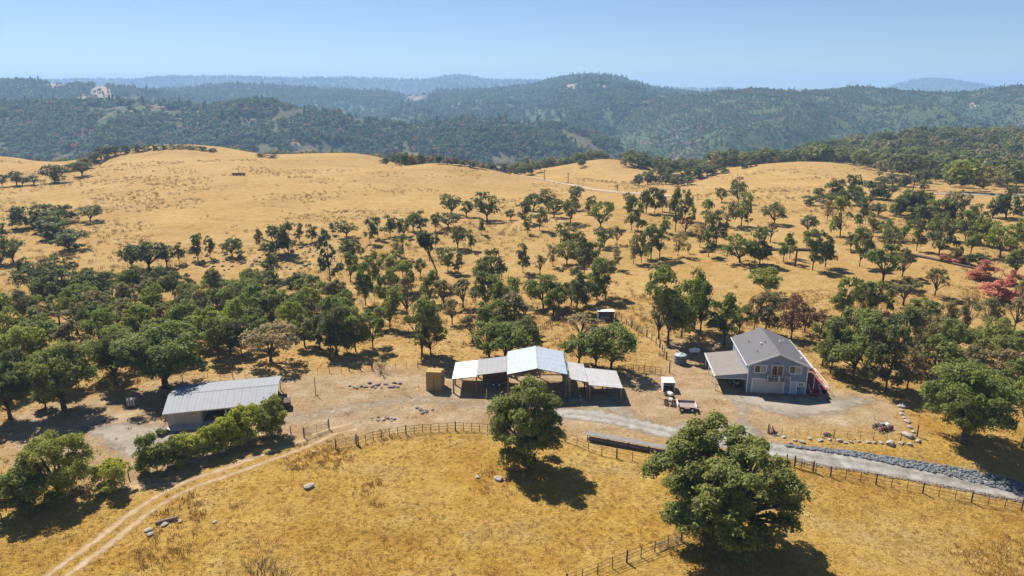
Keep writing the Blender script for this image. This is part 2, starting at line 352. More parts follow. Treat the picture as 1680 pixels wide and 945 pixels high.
drape('foot_path', lambda X, Y: 0.5+0.5*fbm(X/4, Y/4, 43, 2)-seg_dist(X, Y, trk2), bnd(trk2, 4), 0.4, RUT, 0.008)
for k, (pts, w_, mt) in enumerate([([(815, 281), (880, 292), (950, 306), (1000, 314), (1060, 318), (1110, 322)], 3.0, DIRTROAD), ([(1540, 318), (1600, 319), (1700, 320), (1780, 318)], 3.6, ROADM)]):
    l_ = smooth_line(P(*pts)); drape('ranch_road', lambda X, Y: w_-seg_dist(X, Y, l_), bnd(l_, 8), 1.6, mt, 0.12)
# ------------------------------------------------------------------ geometry-node scatter for what nobody could count
def scatter(name, pts, scl, rot, idx, protos, label=None):
    me = bpy.data.meshes.new(name); me.vertices.add(len(pts)); me.vertices.foreach_set('co', np.asarray(pts, np.float32).ravel()); me.update()
    add_attr(me, 'sc', scl); add_attr(me, 'rz', rot)
    a = me.attributes.new('pick', 'INT', 'POINT'); a.data.foreach_set('value', np.asarray(idx, np.int32))
    o = mesh_obj(name, me); tag(o, kind='stuff')
    if label: o['label'] = label
    pc = bpy.data.collections.new(name+'_shapes')
    for p in protos: pc.objects.link(p)
    g = bpy.data.node_groups.new(name+'_nodes', 'GeometryNodeTree')
    g.interface.new_socket('Geometry', in_out='INPUT', socket_type='NodeSocketGeometry'); g.interface.new_socket('Geometry', in_out='OUTPUT', socket_type='NodeSocketGeometry')
    N, L = g.nodes, g.links; gi = N.new('NodeGroupInput'); go = N.new('NodeGroupOutput'); ip = N.new('GeometryNodeInstanceOnPoints')
    ci = N.new('GeometryNodeCollectionInfo'); ci.inputs['Collection'].default_value = pc; ci.inputs['Separate Children'].default_value = True; ci.inputs['Reset Children'].default_value = True
    def na(n, typ): q = N.new('GeometryNodeInputNamedAttribute'); q.data_type = typ; q.inputs['Name'].default_value = n; return q.outputs['Attribute']
    cx = N.new('ShaderNodeCombineXYZ'); L.new(na('rz', 'FLOAT'), cx.inputs[2])
    L.new(gi.outputs[0], ip.inputs['Points']); L.new(ci.outputs[0], ip.inputs['Instance']); ip.inputs['Pick Instance'].default_value = True
    L.new(na('pick', 'INT'), ip.inputs['Instance Index']); L.new(cx.outputs[0], ip.inputs['Rotation']); L.new(na('sc', 'FLOAT'), ip.inputs['Scale'])
    L.new(ip.outputs[0], go.inputs[0]); md = o.modifiers.new('scatter', 'NODES'); md.node_group = g
    return o
def proto(name, me): return bpy.data.objects.new(name, me)
# ------------------------------------------------------------------ trees
def leaf_mesh(name, C, Nrm, size, R, mat, aspect=0.62):
    """one small bent diamond leaf-spray per point"""
    n = len(C); a = R.normal(size=(n, 3)); Nrm = Nrm/(np.linalg.norm(Nrm, axis=1, keepdims=True)+1e-9)
    u = a-(a*Nrm).sum(1, keepdims=True)*Nrm; u /= np.linalg.norm(u, axis=1, keepdims=True)+1e-9; v = np.cross(Nrm, u)
    s = (size*(0.6+0.8*R.random(n)))[:, None]
    V = np.stack([C-u*s, C+v*s*aspect+Nrm*s*0.12, C+u*s, C-v*s*aspect+Nrm*s*0.12], 1).reshape(-1, 3)
    me = np_mesh(name, V, np.arange(n*4).reshape(-1, 4), 4); me.materials.append(mat)
    return me
def crown_lobes(style, R, W2=0.5):
    """lobe centres and radii in a unit tree: height 1, half-width 0.5"""
    L = []
    if style == 'tall':
        n = 17; base = 0.20
        for i in range(n):
            z = base+(0.93-base)*((i+R.random())/n); prof = 0.34*math.sin(math.pi*min(1, (z-0.06)/0.98))**0.6
            a = R.random()*6.28; r = prof*math.sqrt(R.random()); L.append((r*math.cos(a), r*math.sin(a), z, R.uniform(.12, .20)))
    elif style == 'pine':
        for i in range(24):
            z = 0.36+0.62*(i/24); a = R.random()*6.28; r = (0.36*(1.05-z)+0.10)*R.uniform(.2, 1); L.append((r*math.cos(a), r*math.sin(a), z, R.uniform(.06, .11)))
    elif style == 'umbrella':
        for i in range(22):
            a = R.random()*6.28; r = 0.42*math.sqrt(R.random()); z = 0.82-0.36*(r/.42)**2+R.normal()*0.06; L.append((r*math.cos(a), r*math.sin(a), z, R.uniform(.08, .14)))
    elif style == 'bush':
        for i in range(18):
            a = R.random()*6.28; r = 0.36*math.sqrt(R.random()); z = 0.10+0.70*R.random()*(1-0.45*(r/0.36)**2); L.append((r*math.cos(a), r*math.sin(a), z, R.uniform(.14, .22)))
    else:
        n = 24
        for i in range(n):
            zc = 1-2*((i+0.5)/n)*0.90; a = i*2.39996+R.normal()*0.35; q = math.sqrt(max(0, 1-zc*zc)); k = R.uniform(.68, .92)
            L.append((0.40*q*k*math.cos(a), 0.40*q*k*math.sin(a), 0.545+0.36*zc*k, R.uniform(.11, .20)))
    return np.array(L)
def make_tree_meshes(name, style, seed, nleaf, lsize, leafkind, lobes=None, sparse=0.0, trunk_h=0.24, bark=BARK, lean=0.0, trunk_r=0.03, nlimb=9, sub=True, drop=0.0):
    R = np.random.default_rng(seed); L = crown_lobes(style, R) if lobes is None else lobes
    if drop:
        L = L[R.random(len(L)) > drop]; L[:, 3] *= R.uniform(.75, 1.25, len(L)); nleaf = int(nleaf*(1-.35*drop)); L[:, :2] *= R.uniform(.85, 1.2)
    if sub:  # break every lobe into smaller clumps so that the outline is uneven
        sl = []
        for (x, y, z, r) in L:
            for k in range(6):
                d = R.normal(size=3); d /= np.linalg.norm(d); d[2] = abs(d[2])*0.9-0.2
                sl.append((x+d[0]*r*0.8, y+d[1]*r*0.8, z+d[2]*r*0.8, r*R.uniform(.26, .62)))
        L2 = np.array(sl)
    else: L2 = L
    w = L2[:, 3]**2; w = w*(1-sparse*R.random(len(w))); pick = R.choice(len(L2), nleaf, p=w/w.sum())
    d = R.normal(size=(nleaf, 3)); d /= np.linalg.norm(d, axis=1, keepdims=True); d[:, 2] = np.where(d[:, 2] < -0.35, -d[:, 2], d[:, 2])
    rr = L2[pick, 3]*(0.72+0.42*R.random(nleaf)); C = L2[pick, :3]+d*rr[:, None]
    stray = R.random(nleaf) < .13; C = np.where(stray[:, None], L2[pick, :3]+d*(rr*R.uniform(1.15, 1.65, nleaf))[:, None], C)
    if lean: C[:, 0] += lean*C[:, 2]**1.5
    Nn = d*0.75+R.normal(size=(nleaf, 3))*0.5; Nn[:, 2] += 0.25
    cm = leaf_mesh(name+'_crown', C, Nn, lsize, R, LEAF[leafkind])
    cl = R.random(len(L2)); tint = np.clip(0.55*cl[pick]+0.45*R.random(nleaf), 0, 1)
    a = cm.attributes.new('tint', 'FLOAT', 'FACE'); a.data.foreach_set('value', tint.astype(np.float32))
    # trunk and limbs
    b = MB(); f = trunk_h; fx = lean*f**1.5
    wob = [R.normal()*0.012 for _ in range(4)]
    b.tube([(0, 0, -0.05), (wob[0]*0.5, wob[1]*0.5, f*0.45), (fx+wob[2]*0.4, wob[3]*0.4, f)], [trunk_r*1.35, trunk_r, trunk_r*0.85], 7)
    order = R.permutation(len(L))[:nlimb]
    for i in order:
        x, y, z, r = L[i]; x = x+lean*z**1.5; s = Vector((fx, 0, f*R.uniform(.72, 1.0))); e = Vector((x, y, max(z, f+0.03)))
        mid = s.lerp(e, 0.5)+Vector((R.normal()*.02, R.normal()*.02, 0.03)); q = trunk_r*R.uniform(.42, .62)
        b.tube([s, s.lerp(mid, .5)+Vector((0, 0, .012)), mid, e], [q*1.2, q, q*.7, q*.25], 5)
        for k in range(2):
            e2 = e+Vector((R.uniform(-1, 1)*r*.6, R.uniform(-1, 1)*r*.6, R.random()*r*.5)); b.tube([mid, mid.lerp(e2, .5)+Vector((0, 0, .02)), e2], [q*.5, q*.35, q*.12], 4)
    tm = b.mesh(name+'_trunk', True); tm.materials.append(bark)
    return tm, cm
VAR = {}
def variants(style, kind, near):
    key = (style, kind, near)
    if key not in VAR:
        nl, ls = (4300, 0.026) if near else (1450, 0.037)
        sp = 0.0; th = {'tall': .22, 'round': .20, 'umbrella': .24, 'bush': .10, 'pine': .55}[style]
        if kind in 'yn': nl = int(nl*0.62); sp = 0.75
        if kind == 'p': nl = int(nl*0.5); sp = 0.5
        if style == 'bush': ls *= 1.15
        VAR[key] = [make_tree_meshes(f'{style}_{kind}', style, hash((style == 'tall', kind == 'd'))%97+101*k+ord(kind)+len(style), nl, ls, kind, sparse=sp, trunk_h=th,
                                     trunk_r=(.020 if style in ('tall', 'pine') else .028), nlimb=(14 if kind in 'yn' else 11), drop=.12+.09*(k % 4), lean=(.16*math.sin(k*2.1) if style in ('tall', 'round') else 0)) for k in range(7 if kind in 'dg' else 4)]
    return VAR[key]
NTREES = {}
def plant(px, py, h, w, kind, label, group, style=None, near=None, name=None, cat='tree', p=None, meshes=None, rz=None):
    p = p or at(px, py)
    k = ppm(p); hw = at_y(px, py-h, p.y).z-p.z if h < 1000 else h-1000; ww = w/k
    hw = max(hw, 0.8)
    near = (p.y < 170) if near is None else near
    if style is None:
        style = 'pine' if kind == 'p' else 'bush' if kind == 'r' else 'tall' if ww < hw*0.80 else 'round'
        if kind in 'yn' and ww > hw*0.75: style = 'umbrella'
    tm, cm = meshes or RND.choice(variants(style, kind, near))
    if group:   # say how this one differs in build from the others around it
        ad = ('small ' if hw < 4.6 else 'tall ' if hw > 9.2 else '')+('broad ' if ww > hw*1.02 else 'slender ' if ww < hw*.62 else '')
        label = ad+label; group = ad+group
    nm = name or {'p': 'pine_tree', 'r': 'red_shrub', 'y': 'dry_oak_tree', 'n': 'dry_oak_tree'}.get(kind, 'oak_tree')
    if ww < hw*0.5: ww = hw*0.5
    e = empty(nm, p-Vector((0, 0, 0.06)), RND.random()*6.28 if rz is None else rz); tag(e, label, cat, group)
    fac = {'tall': 0.86, 'pine': 0.84, 'umbrella': 1.06, 'bush': 1.0, 'round': 1.0}[style]
    sx = ww/fac; ps = (sx, sx*RND.uniform(.9, 1.1) if meshes is None else sx, hw)
    for nme, me in (('trunk', tm), ('crown', cm)):
        c = mesh_obj(nme, me, None, e); c.scale = ps
    NTREES[nm] = NTREES.get(nm, 0)+1
    return e
KW = {'d': 'dark green', 'g': 'mid green', 'b': 'bright green', 'y': 'thin grey green', 'n': 'brown dry', 'p': 'tall thin grey pine', 'r': 'red leaved', 'h': 'yellow green', 'f': 'dark green'}
def zone(place, grp, rows, style=None):
    for r in rows:
        px, py, h, w, kind = r[:5]
        noun = {'p': '', 'r': 'shrub', 'y': 'oak', 'n': 'oak'}.get(kind, 'oak')
        plant(px, py, h*1.08, w*1.12, kind, ' '.join((KW[kind]+' '+noun+' '+place).split()), f'{KW[kind]} trees {grp}', *(r[5:] or (style,)))
# ------------------------------------------------------------------ the trees one can tell apart, zone by zone
zone('on the bare golden hill beside the far left gully'.replace('left ', ''), 'on the bare hill', [(28, 304, 23, 28, 'd'), (4, 306, 20, 16, 'd'), (37, 304, 12, 15, 'd'), (56, 303, 15, 23, 'd'), (90, 299, 30, 38, 'd'), (97, 300, 12, 20, 'd'), (135, 289, 25, 32, 'd')])
zone('in the isolated clump on the open hillside', 'in the hillside clump', [(55, 372, 38, 52, 'd'), (85, 376, 46, 66, 'd'), (108, 364, 30, 32, 'd'), (93, 389, 38, 62, 'd'), (113, 410, 34, 48, 'd')], 'bush')
plant(148, 363, 26, 42, 'd', 'lone dark oak just outside the hillside clump', None)
zone('along the brow of the golden hill', 'along the hill brow', [(112, 281, 13, 24, 'd'), (126, 279, 15, 22, 'd'), (140, 276, 20, 24, 'd'), (154, 270, 24, 24, 'd'), (166, 262, 22, 22, 'd'), (178, 257, 19, 20, 'd'), (190, 254, 17, 18, 'd'), (205, 251, 16, 16, 'd'), (222, 249, 14, 17, 'd'), (238, 247, 11, 20, 'd'), (252, 246, 10, 18, 'd'), (268, 245, 9, 18, 'd'), (284, 244, 8, 17, 'd'), (300, 244, 8, 18, 'd'), (316, 245, 8, 18, 'd'), (332, 247, 8, 17, 'd'), (350, 249, 7, 16, 'd'), (430, 258, 7, 20, 'd'), (448, 259, 6, 16, 'd')], 'bush')
zone('in the thicket behind the central golden hill', 'in the thicket behind the hill', [(634, 270, 12, 20, 'd'), (650, 268, 20, 22, 'd'), (664, 266, 18, 20, 'd'), (678, 267, 20, 18, 'n'), (692, 268, 18, 18, 'd'), (706, 268, 16, 18, 'n'), (720, 269, 16, 16, 'd'), (734, 270, 14, 18, 'n'), (748, 271, 14, 16, 'd'), (762, 272, 13, 16, 'd'), (776, 275, 12, 16, 'd'), (790, 277, 12, 16, 'n'), (806, 278, 13, 16, 'd'), (825, 278, 12, 16, 'd'), (848, 276, 14, 14, 'b'), (864, 275, 17, 14, 'd'), (880, 274, 10, 16, 'b')], 'bush')
zone('in the dark grove on the slope below the bare right knoll'.replace('right ', ''), 'in the dark grove', [(1048, 304, 20, 24, 'd'), (1062, 302, 22, 24, 'd'), (1076, 300, 22, 26, 'd'), (1084, 292, 24, 24, 'd'), (1092, 302, 22, 26, 'd'), (1106, 298, 24, 26, 'd'), (1112, 305, 20, 24, 'd'), (1122, 296, 24, 26, 'd'), (1134, 293, 22, 26, 'd'), (1148, 291, 20, 24, 'd'), (1160, 288, 18, 24, 'd'), (1172, 285, 16, 20, 'd'), (1128, 303, 16, 22, 'd'), (1098, 286, 22, 22, 'd'), (1188, 284, 10, 14, 'd'), (1218, 276, 12, 20, 'd'), (1232, 273, 11, 18, 'd')], 'bush')
zone('scattered on the golden slope beyond the belt of woodland', 'on the slope beyond the woodland', [(22, 431, 40, 36, 'd'), (2, 434, 24, 36, 'd'), (3, 397, 32, 18, 'd'), (245, 443, 48, 62, 'd'), (216, 440, 34, 36, 'd'), (274, 438, 38, 30, 'd'), (294, 432, 30, 22, 'd'), (325, 427, 40, 28, 'd'), (345, 424, 33, 20, 'd'), (365, 412, 13, 16, 'n'), (381, 421, 31, 33, 'd'), (391, 411, 20, 18, 'd'), (427, 406, 28, 18, 'd'), (444, 421, 26, 20, 'd'), (453, 417, 42, 32, 'd'), (466, 413, 40, 26, 'd'), (474, 420, 48, 28, 'd'), (492, 397, 26, 18, 'd'), (512, 397, 27, 21, 'd'), (449, 458, 40, 31, 'd'), (546, 386, 18, 14, 'd'), (569, 389, 26, 34, 'd'), (576, 432, 42, 34, 'd'), (592, 421, 15, 14, 'd')])
zone('in the ragged row crossing the slope', 'in the row across the slope', [(607, 399, 34, 20, 'd'), (620, 391, 32, 20, 'd'), (640, 388, 32, 22, 'd'), (655, 385, 26, 18, 'd'), (663, 388, 28, 18, 'g'), (678, 378, 28, 26, 'd'), (690, 381, 32, 24, 'd'), (715, 379, 28, 18, 'd'), (735, 374, 27, 36, 'd')])
zone('in the dark trio on the slope', 'in the dark trio', [(741, 353, 35, 36, 'd'), (765, 356, 26, 26, 'd'), (799, 362, 44, 40, 'd')])
zone('on the middle slope between the dark trio and the barn', 'on the middle slope', [(790, 385, 26, 14, 'd'), (651, 417, 28, 17, 'y'), (663, 422, 33, 17, 'g'), (751, 408, 36, 30, 'd'), (773, 410, 30, 18, 'g'), (714, 406, 25, 14, 'd'), (725, 431, 22, 15, 'd'), (735, 446, 36, 26, 'g'), (752, 448, 28, 22, 'd'), (838, 361, 17, 18, 'd'), (861, 366, 34, 26, 'd'), (866, 384, 26, 14, 'd'), (876, 346, 30, 26, 'd'), (900, 348, 36, 30, 'd'), (909, 356, 30, 28, 'd'), (885, 379, 36, 24, 'g'), (936, 366, 36, 30, 'd'), (945, 326, 22, 24, 'd'), (944, 345, 30, 20, 'd'), (966, 352, 28, 20, 'd'), (935, 414, 48, 40, 'd'), (985, 375, 42, 38, 'g'), (991, 405, 32, 30, 'd'), (1012, 401, 27, 20, 'y'), (858, 448, 44, 27, 'd'), (886, 451, 32, 28, 'y'), (907, 437, 36, 19, 'y'), (930, 434, 38, 36, 'g'), (958, 449, 54, 28, 'd'), (980, 436, 38, 26, 'g'), (1008, 443, 40, 22, 'y'), (1039, 432, 48, 22, 'y'), (1052, 431, 44, 18, 'g'), (1068, 425, 50, 32, 'g'), (1082, 422, 50, 34, 'g'), (950, 425, 36, 30, 'd')])
zone('on the knoll above the log and the house', 'on the knoll', [(1034, 344, 28, 22, 'd'), (1060, 350, 38, 28, 'd'), (1046, 382, 46, 24, 'g'), (1036, 378, 52, 20, 'd'), (1074, 350, 38, 20, 'd'), (1086, 347, 32, 20, 'd'), (1108, 380, 62, 26, 'd'), (1123, 362, 46, 23, 'd'), (1124, 384, 28, 26, 'n'), (1134, 370, 30, 14, 'g'), (1092, 383, 26, 16, 'g'), (1157, 373, 40, 26, 'g'), (1175, 402, 52, 34, 'd'), (1167, 385, 40, 32, 'y'), (1184, 332, 24, 20, 'd'), (1211, 334, 36, 28, 'd'), (1216, 370, 48, 34, 'g'), (1227, 371, 24, 13, 'd'), (1213, 298, 9, 13, 'n'), (1162, 422, 40, 30, 'g'), (1213, 431, 42, 52, 'g'), (1238, 433, 54, 34, 'g'), (1246, 434, 38, 36, 'd'), (1264, 397, 32, 25, 'y'), (1270, 367, 32, 36, 'd'), (1285, 429, 42, 27, 'g'), (1295, 424, 38, 18, 'y'), (1112, 420, 40, 24, 'y'), (1128, 416, 16, 8, 'n'), (1192, 372, 44, 26, 'y'), (1148, 406, 36, 20, 'y')])
plant(543, 482, 102, 38, 'p', 'tall grey sparse pine standing above the woodland belt', None)
lm = make_tree_meshes('leaning_tree', 'round', 77, 1500, .036, 'd', lobes=np.array([(.05*math.cos(k*2.4)*(1+k % 3), .08*math.sin(k*2.4), .74+.022*k, .10) for k in range(11)]), trunk_h=.62, bark=BARK, lean=-.38, trunk_r=.022)
plant(718, 468, 84, 62, 'd', 'oak with a long bare leaning trunk among the woodland', None, 'round', True, 'leaning_oak_tree', 'tree', None, lm, 0.0)
zone('on the dry hillside above the house', 'on the hillside above the house', [(1325, 382, 30, 28, 'd'), (1357, 361, 30, 18, 'n'), (1378, 388, 58, 34, 'g'), (1410, 376, 42, 26, 'd'), (1432, 387, 34, 24, 'g'), (1455, 395, 34, 27, 'g'), (1395, 410, 26, 20, 'd'), (1440, 356, 24, 26, 'd'), (1503, 412, 46, 21, 'd'), (1540, 419, 52, 40, 'd'), (1530, 404, 44, 24, 'g'), (1583, 399, 54, 30, 'g'), (1592, 419, 56, 34, 'g'), (1586, 399, 50, 26, 'y'), (1622, 405, 38, 26, 'd'), (1640, 422, 54, 46, 'b'), (1662, 407, 38, 28, 'g'), (1613, 404, 42, 24, 'b'), (1333, 443, 58, 36, 'g'), (1354, 438, 52, 32, 'd'), (1410, 437, 56, 30, 'g'), (1418, 412, 40, 24, 'y'), (1448, 464, 62, 56, 'g'), (1480, 455, 44, 38, 'y'), (1566, 430, 24, 19, 'd'), (1605, 438, 22, 36, 'd'), (1664, 424, 24, 24, 'n'), (1665, 452, 42, 40, 'g'), (1463, 415, 34, 34, 'd'), (1560, 395, 36, 30, 'd'), (1482, 395, 30, 22, 'g'), (1678, 400, 44, 30, 'b')])
zone('on the rocky slope', 'on the rocky slope', [(1580, 433, 15, 26, 'r'), (1617, 458, 33, 44, 'r'), (1635, 490, 34, 60, 'r'), (1662, 466, 25, 28, 'r'), (1552, 430, 14, 16, 'r')])
zone('in the thicket spreading below the bare knoll', 'in the thicket below the knoll', [(1330, 337, 18, 26, 'd'), (1344, 331, 24, 28, 'd'), (1358, 340, 22, 26, 'd'), (1372, 325, 34, 32, 'd'), (1386, 336, 28, 30, 'd'), (1398, 322, 38, 32, 'd'), (1409, 335, 30, 30, 'd'), (1420, 342, 26, 26, 'd'), (1432, 326, 36, 36, 'd'), (1456, 328, 30, 30, 'd'), (1444, 312, 24, 26, 'd'), (1470, 353, 34, 34, 'd'), (1484, 345, 36, 34, 'g'), (1497, 352, 44, 38, 'd'), (1514, 350, 52, 44, 'g'), (1540, 360, 42, 40, 'g'), (1500, 372, 42, 36, 'd'), (1530, 376, 42, 40, 'd'), (1558, 362, 40, 36, 'd'), (1580, 345, 36, 30, 'y'), (1650, 357, 54, 40, 'd'), (1628, 358, 30, 26, 'd'), (1672, 352, 34, 30, 'd'), (1480, 306, 22, 28, 'd'), (1464, 304, 20, 26, 'd'), (1500, 303, 24, 26, 'd'), (1518, 300, 24, 28, 'd'), (1534, 297, 22, 26, 'd'), (1516, 312, 18, 20, 'd'), (1605, 368, 34, 28, 'g'), (1565, 333, 30, 26, 'y')], 'bush')
zone('in the woodland between the hay stack and the slope', 'in the woodland beside the hay', [(612, 571, 60, 42, 'g'), (584, 577, 64, 42, 'g'), (569, 576, 44, 34, 'g'), (553, 581, 64, 44, 'd'), (692, 584, 88, 62, 'g'), (707, 583, 58, 46, 'd'), (742, 532, 40, 36, 'y'), (760, 505, 46, 42, 'y'), (797, 506, 66, 52, 'd'), (824, 516, 66, 54, 'g'), (728, 508, 48, 36, 'y'), (645, 457, 46, 46, 'g'), (612, 470, 50, 26, 'g'), (690, 454, 30, 24, 'g'), (800, 472, 58, 46, 'd'), (662, 478, 46, 36, 'b'), (575, 462, 44, 26, 'g'), (600, 500, 60, 36, 'g'), (635, 508, 56, 34, 'g'), (668, 520, 60, 46, 'y'), (640, 540, 60, 44, 'g'), (705, 500, 46, 34, 'g'), (775, 560, 46, 40, 'y')])
zone('crowding behind the pole barn', 'behind the pole barn', [(802, 588, 60, 66, 'g'), (828, 592, 62, 72, 'g'), (862, 578, 50, 52, 'd'), (842, 548, 62, 72, 'y'), (812, 552, 60, 58, 'g'), (950, 597, 46, 52, 'g', 'round'), (1003, 607, 70, 74, 'g', 'round'), (978, 601, 50, 50, 'y', 'round')])
plant(952, 561, 48, 84, 'y', 'grey spreading umbrella shaped oak in the fenced paddock behind the barn', None, 'umbrella')
zone('around the small animal shelter', 'around the animal shelter', [(891, 506, 54, 52, 'g'), (908, 518, 42, 38, 'g'), (947, 513, 64, 42, 'd'), (937, 502, 40, 30, 'y'), (979, 492, 60, 36, 'g'), (993, 490, 54, 40, 'g'), (917, 505, 40, 38, 'd'), (962, 500, 40, 34, 'd')])
zone('between the water tank and the house', 'by the water tank', [(1096, 565, 112, 72, 'g'), (1080, 556, 66, 50, 'y'), (1118, 553, 84, 52, 'g'), (1140, 542, 50, 32, 'd'), (1150, 543, 82, 46, 'g')])
zone('rising directly behind the grey house', 'behind the grey house', [(1188, 566, 78, 56, 'g'), (1212, 546, 40, 32, 'g'), (1237, 542, 62, 32, 'y'), (1256, 545, 66, 42, 'y'), (1298, 557, 66, 46, 'n')])
plant(1257, 483, 44, 66, 'b', 'bright green lone oak on the open grass up behind the house', None, 'round')
zone('in the open wood beside the house', 'in the wood beside the house', [(1320, 545, 44, 46, 'n'), (1380, 521, 60, 38, 'g'), (1415, 516, 52, 34, 'g'), (1431, 514, 52, 46, 'g'), (1454, 513, 34, 20, 'g'), (1482, 501, 46, 50, 'y'), (1534, 485, 44, 42, 'y'), (1582, 554, 66, 24, 'y'), (1550, 541, 50, 30, 'y'), (1515, 525, 34, 44, 'g'), (1640, 582, 54, 60, 'g'), (1620, 538, 54, 36, 'y'), (1664, 542, 52, 42, 'y'), (1400, 600, 80, 54, 'g'), (1468, 604, 84, 58, 'd'), (1500, 598, 84, 46, 'y'), (1536, 592, 66, 56, 'g'), (1562, 580, 54, 54, 'g'), (1612, 602, 56, 50, 'g'), (1349, 601, 70, 54, 'g'), (1398, 624, 100, 72, 'g'), (1362, 612, 80, 44, 'd'), (1453, 643, 100, 64, 'd'), (1488, 640, 70, 50, 'y'), (1536, 622, 66, 60, 'g'), (1646, 634, 64, 66, 'y'), (1674, 660, 70, 60, 'g'), (1676, 735, 96, 52, 'g'), (1440, 560, 54, 44, 'n'), (1590, 630, 60, 54, 'y'), (1345, 560, 50, 48, 'n'), (1420, 560, 46, 40, 'y'), (1660, 600, 56, 56, 'g'), (1676, 515, 60, 40, 'y'), (1500, 560, 54, 46, 'y')])
zone('at the edge of the woodland above the metal shed', 'at the woodland edge', [(444, 593, 64, 86, 'y', 'round'), (358, 588, 62, 46, 'g'), (379, 581, 50, 42, 'd'), (396, 579, 50, 40, 'd'), (552, 582, 66, 46, 'd'), (500, 568, 48, 46, 'g'), (525, 572, 52, 40, 'd'), (420, 572, 52, 48, 'g')])
# the dense belt of woodland: more trunks between the ones listed
def fill(poly, gap, hr, wr, kinds, place, grp, seed, avoid=3.0):
    R = random.Random(seed); pts = []; pw = P(*poly); x0, x1, y0, y1 = bnd(pw, 0); fails = 0
    while fails < 900:
        x, y = R.uniform(x0, x1), R.uniform(y0, y1)
        if not in_poly(np.array([x]), np.array([y]), pw)[0] or any((x-a)**2+(y-b)**2 < gap*gap for a, b in pts): fails += 1; continue
        pts.append((x, y)); fails = 0; p = Vector((x, y, h1(x, y))); k = ppm(p); kind = R.choice(kinds); hh = R.uniform(*hr)
        plant(0, 0, 1000+hh, hh*R.uniform(*wr)*k, kind, ' '.join((KW[kind]+' oak '+place).split()), f'{KW[kind]} trees {grp}', None, None, None, 'tree', p)
fill([(-30, 545), (60, 520), (150, 512), (240, 505), (300, 488), (420, 476), (520, 492), (560, 500), (580, 540), (540, 560), (430, 560), (345, 568), (320, 590), (190, 612), (130, 632), (60, 645), (-40, 668)], 5.6, (6.2, 8.6), (.8, 1.05), 'ggybbydg', 'packed into the woodland belt behind the metal shed', 'in the woodland belt', 5)
zone('along the upper edge of the woodland belt', 'on the upper edge of the belt', [(38, 453, 27, 20, 'd'), (55, 484, 46, 46, 'd'), (76, 481, 42, 32, 'd'), (102, 462, 42, 46, 'd'), (142, 462, 22, 22, 'd'), (112, 503, 58, 72, 'd'), (86, 502, 48, 46, 'd'), (150, 497, 52, 52, 'd'), (180, 491, 46, 40, 'g'), (210, 498, 52, 42, 'g'), (236, 499, 56, 38, 'g'), (262, 493, 50, 40, 'd'), (288, 490, 44, 44, 'd')])
# a few trees with a shape of their own
def big_tree(px, py, h, w, kind, seed, nleaf, lsize, label, name='oak_tree', lobes=None, style='round', trunk_h=.22, sparse=.15, trunk_r=.035, nlimb=16):
    ms = make_tree_meshes('big', style, seed, nleaf, lsize, kind, lobes, sparse, trunk_h, BARK, 0.0, trunk_r, nlimb)
    return plant(px, py, h, w, kind, label, None, style, True, name, 'tree', None, ms, 0.0)
def oak_lobes(seed, n, zlo, zhi, rr, flat=1.0):
    R = np.random.default_rng(seed); L = []
    for i in range(n):
        zc = 1-2*(i+.5)/n; a = i*2.39996+R.normal()*.3; q = math.sqrt(1-zc*zc); k = R.uniform(.5, 1.0)
        L.append((.42*q*k*math.cos(a), .42*q*k*math.sin(a), (zlo+zhi)/2+(zhi-zlo)/2*zc*k*flat, R.uniform(*rr)))
    return np.array(L)
big_tree(1176, 886, 192, 262, 'g', 301, 84000, .0098, 'largest spreading oak, in the golden pasture below the driveway', lobes=oak_lobes(301, 54, .04, .93, (.065, .12)), trunk_h=.18, nlimb=30, trunk_r=.045)
big_tree(860, 762, 144, 140, 'g', 302, 36000, .0125, 'rounded oak standing in the pasture in front of the pole barn', lobes=oak_lobes(302, 38, .03, .92, (.08, .14)), trunk_h=.14, nlimb=20)
big_tree(1582, 728, 138, 158, 'g', 303, 36000, .0125, 'large dense dark oak beyond the stone row by the driveway', lobes=oak_lobes(303, 40, .15, .92, (.11, .17)), trunk_h=.16, sparse=0)
big_tree(272, 636, 108, 152, 'g', 304, 32000, .013, 'broad domed light green oak just behind the metal shed', lobes=oak_lobes(304, 38, .20, .92, (.11, .17)), trunk_h=.16, sparse=0)
big_tree(106, 671, 112, 112, 'g', 305, 26000, .0145, 'tall full oak at the front edge of the woodland by the dirt bank', lobes=oak_lobes(305, 34, .22, .92, (.11, .17)), trunk_h=.20, sparse=0)
big_tree(18, 688, 100, 84, 'd', 306, 20000, .016, 'dark oak at the woodland corner nearest the wire fence', lobes=oak_lobes(306, 30, .22, .92, (.11, .17)), trunk_h=.24, sparse=0)
big_tree(190, 632, 84, 66, 'd', 307, 14000, .018, 'dark oak squeezed between the domed oak and the full oak', lobes=oak_lobes(307, 26, .25, .92, (.11, .17)), trunk_h=.24)
big_tree(75, 669, 34, 40, 'g', 308, 5000, .03, 'small young oak under the full oak at the woodland edge')
big_tree(100, 815, 110, 114, 'b', 309, 26000, .0135, 'leafy fruit tree in the fenced garden strip, taller than its neighbours', 'garden_tree', oak_lobes(309, 38, -.02, .93, (.10, .16)), 'round', .10, 0)
big_tree(38, 840, 80, 90, 'g', 310, 18000, .016, 'grey green olive shaped tree at the end of the garden strip', 'garden_tree', oak_lobes(310, 32, -.02, .93, (.11, .17)), 'round', .12, 0)
big_tree(446, 714, 64, 62, 'b', 311, 13000, .02, 'round green tree at the corner of the metal shed', 'garden_tree', oak_lobes(311, 28, .06, .93, (.11, .18)), 'round', .2, 0)
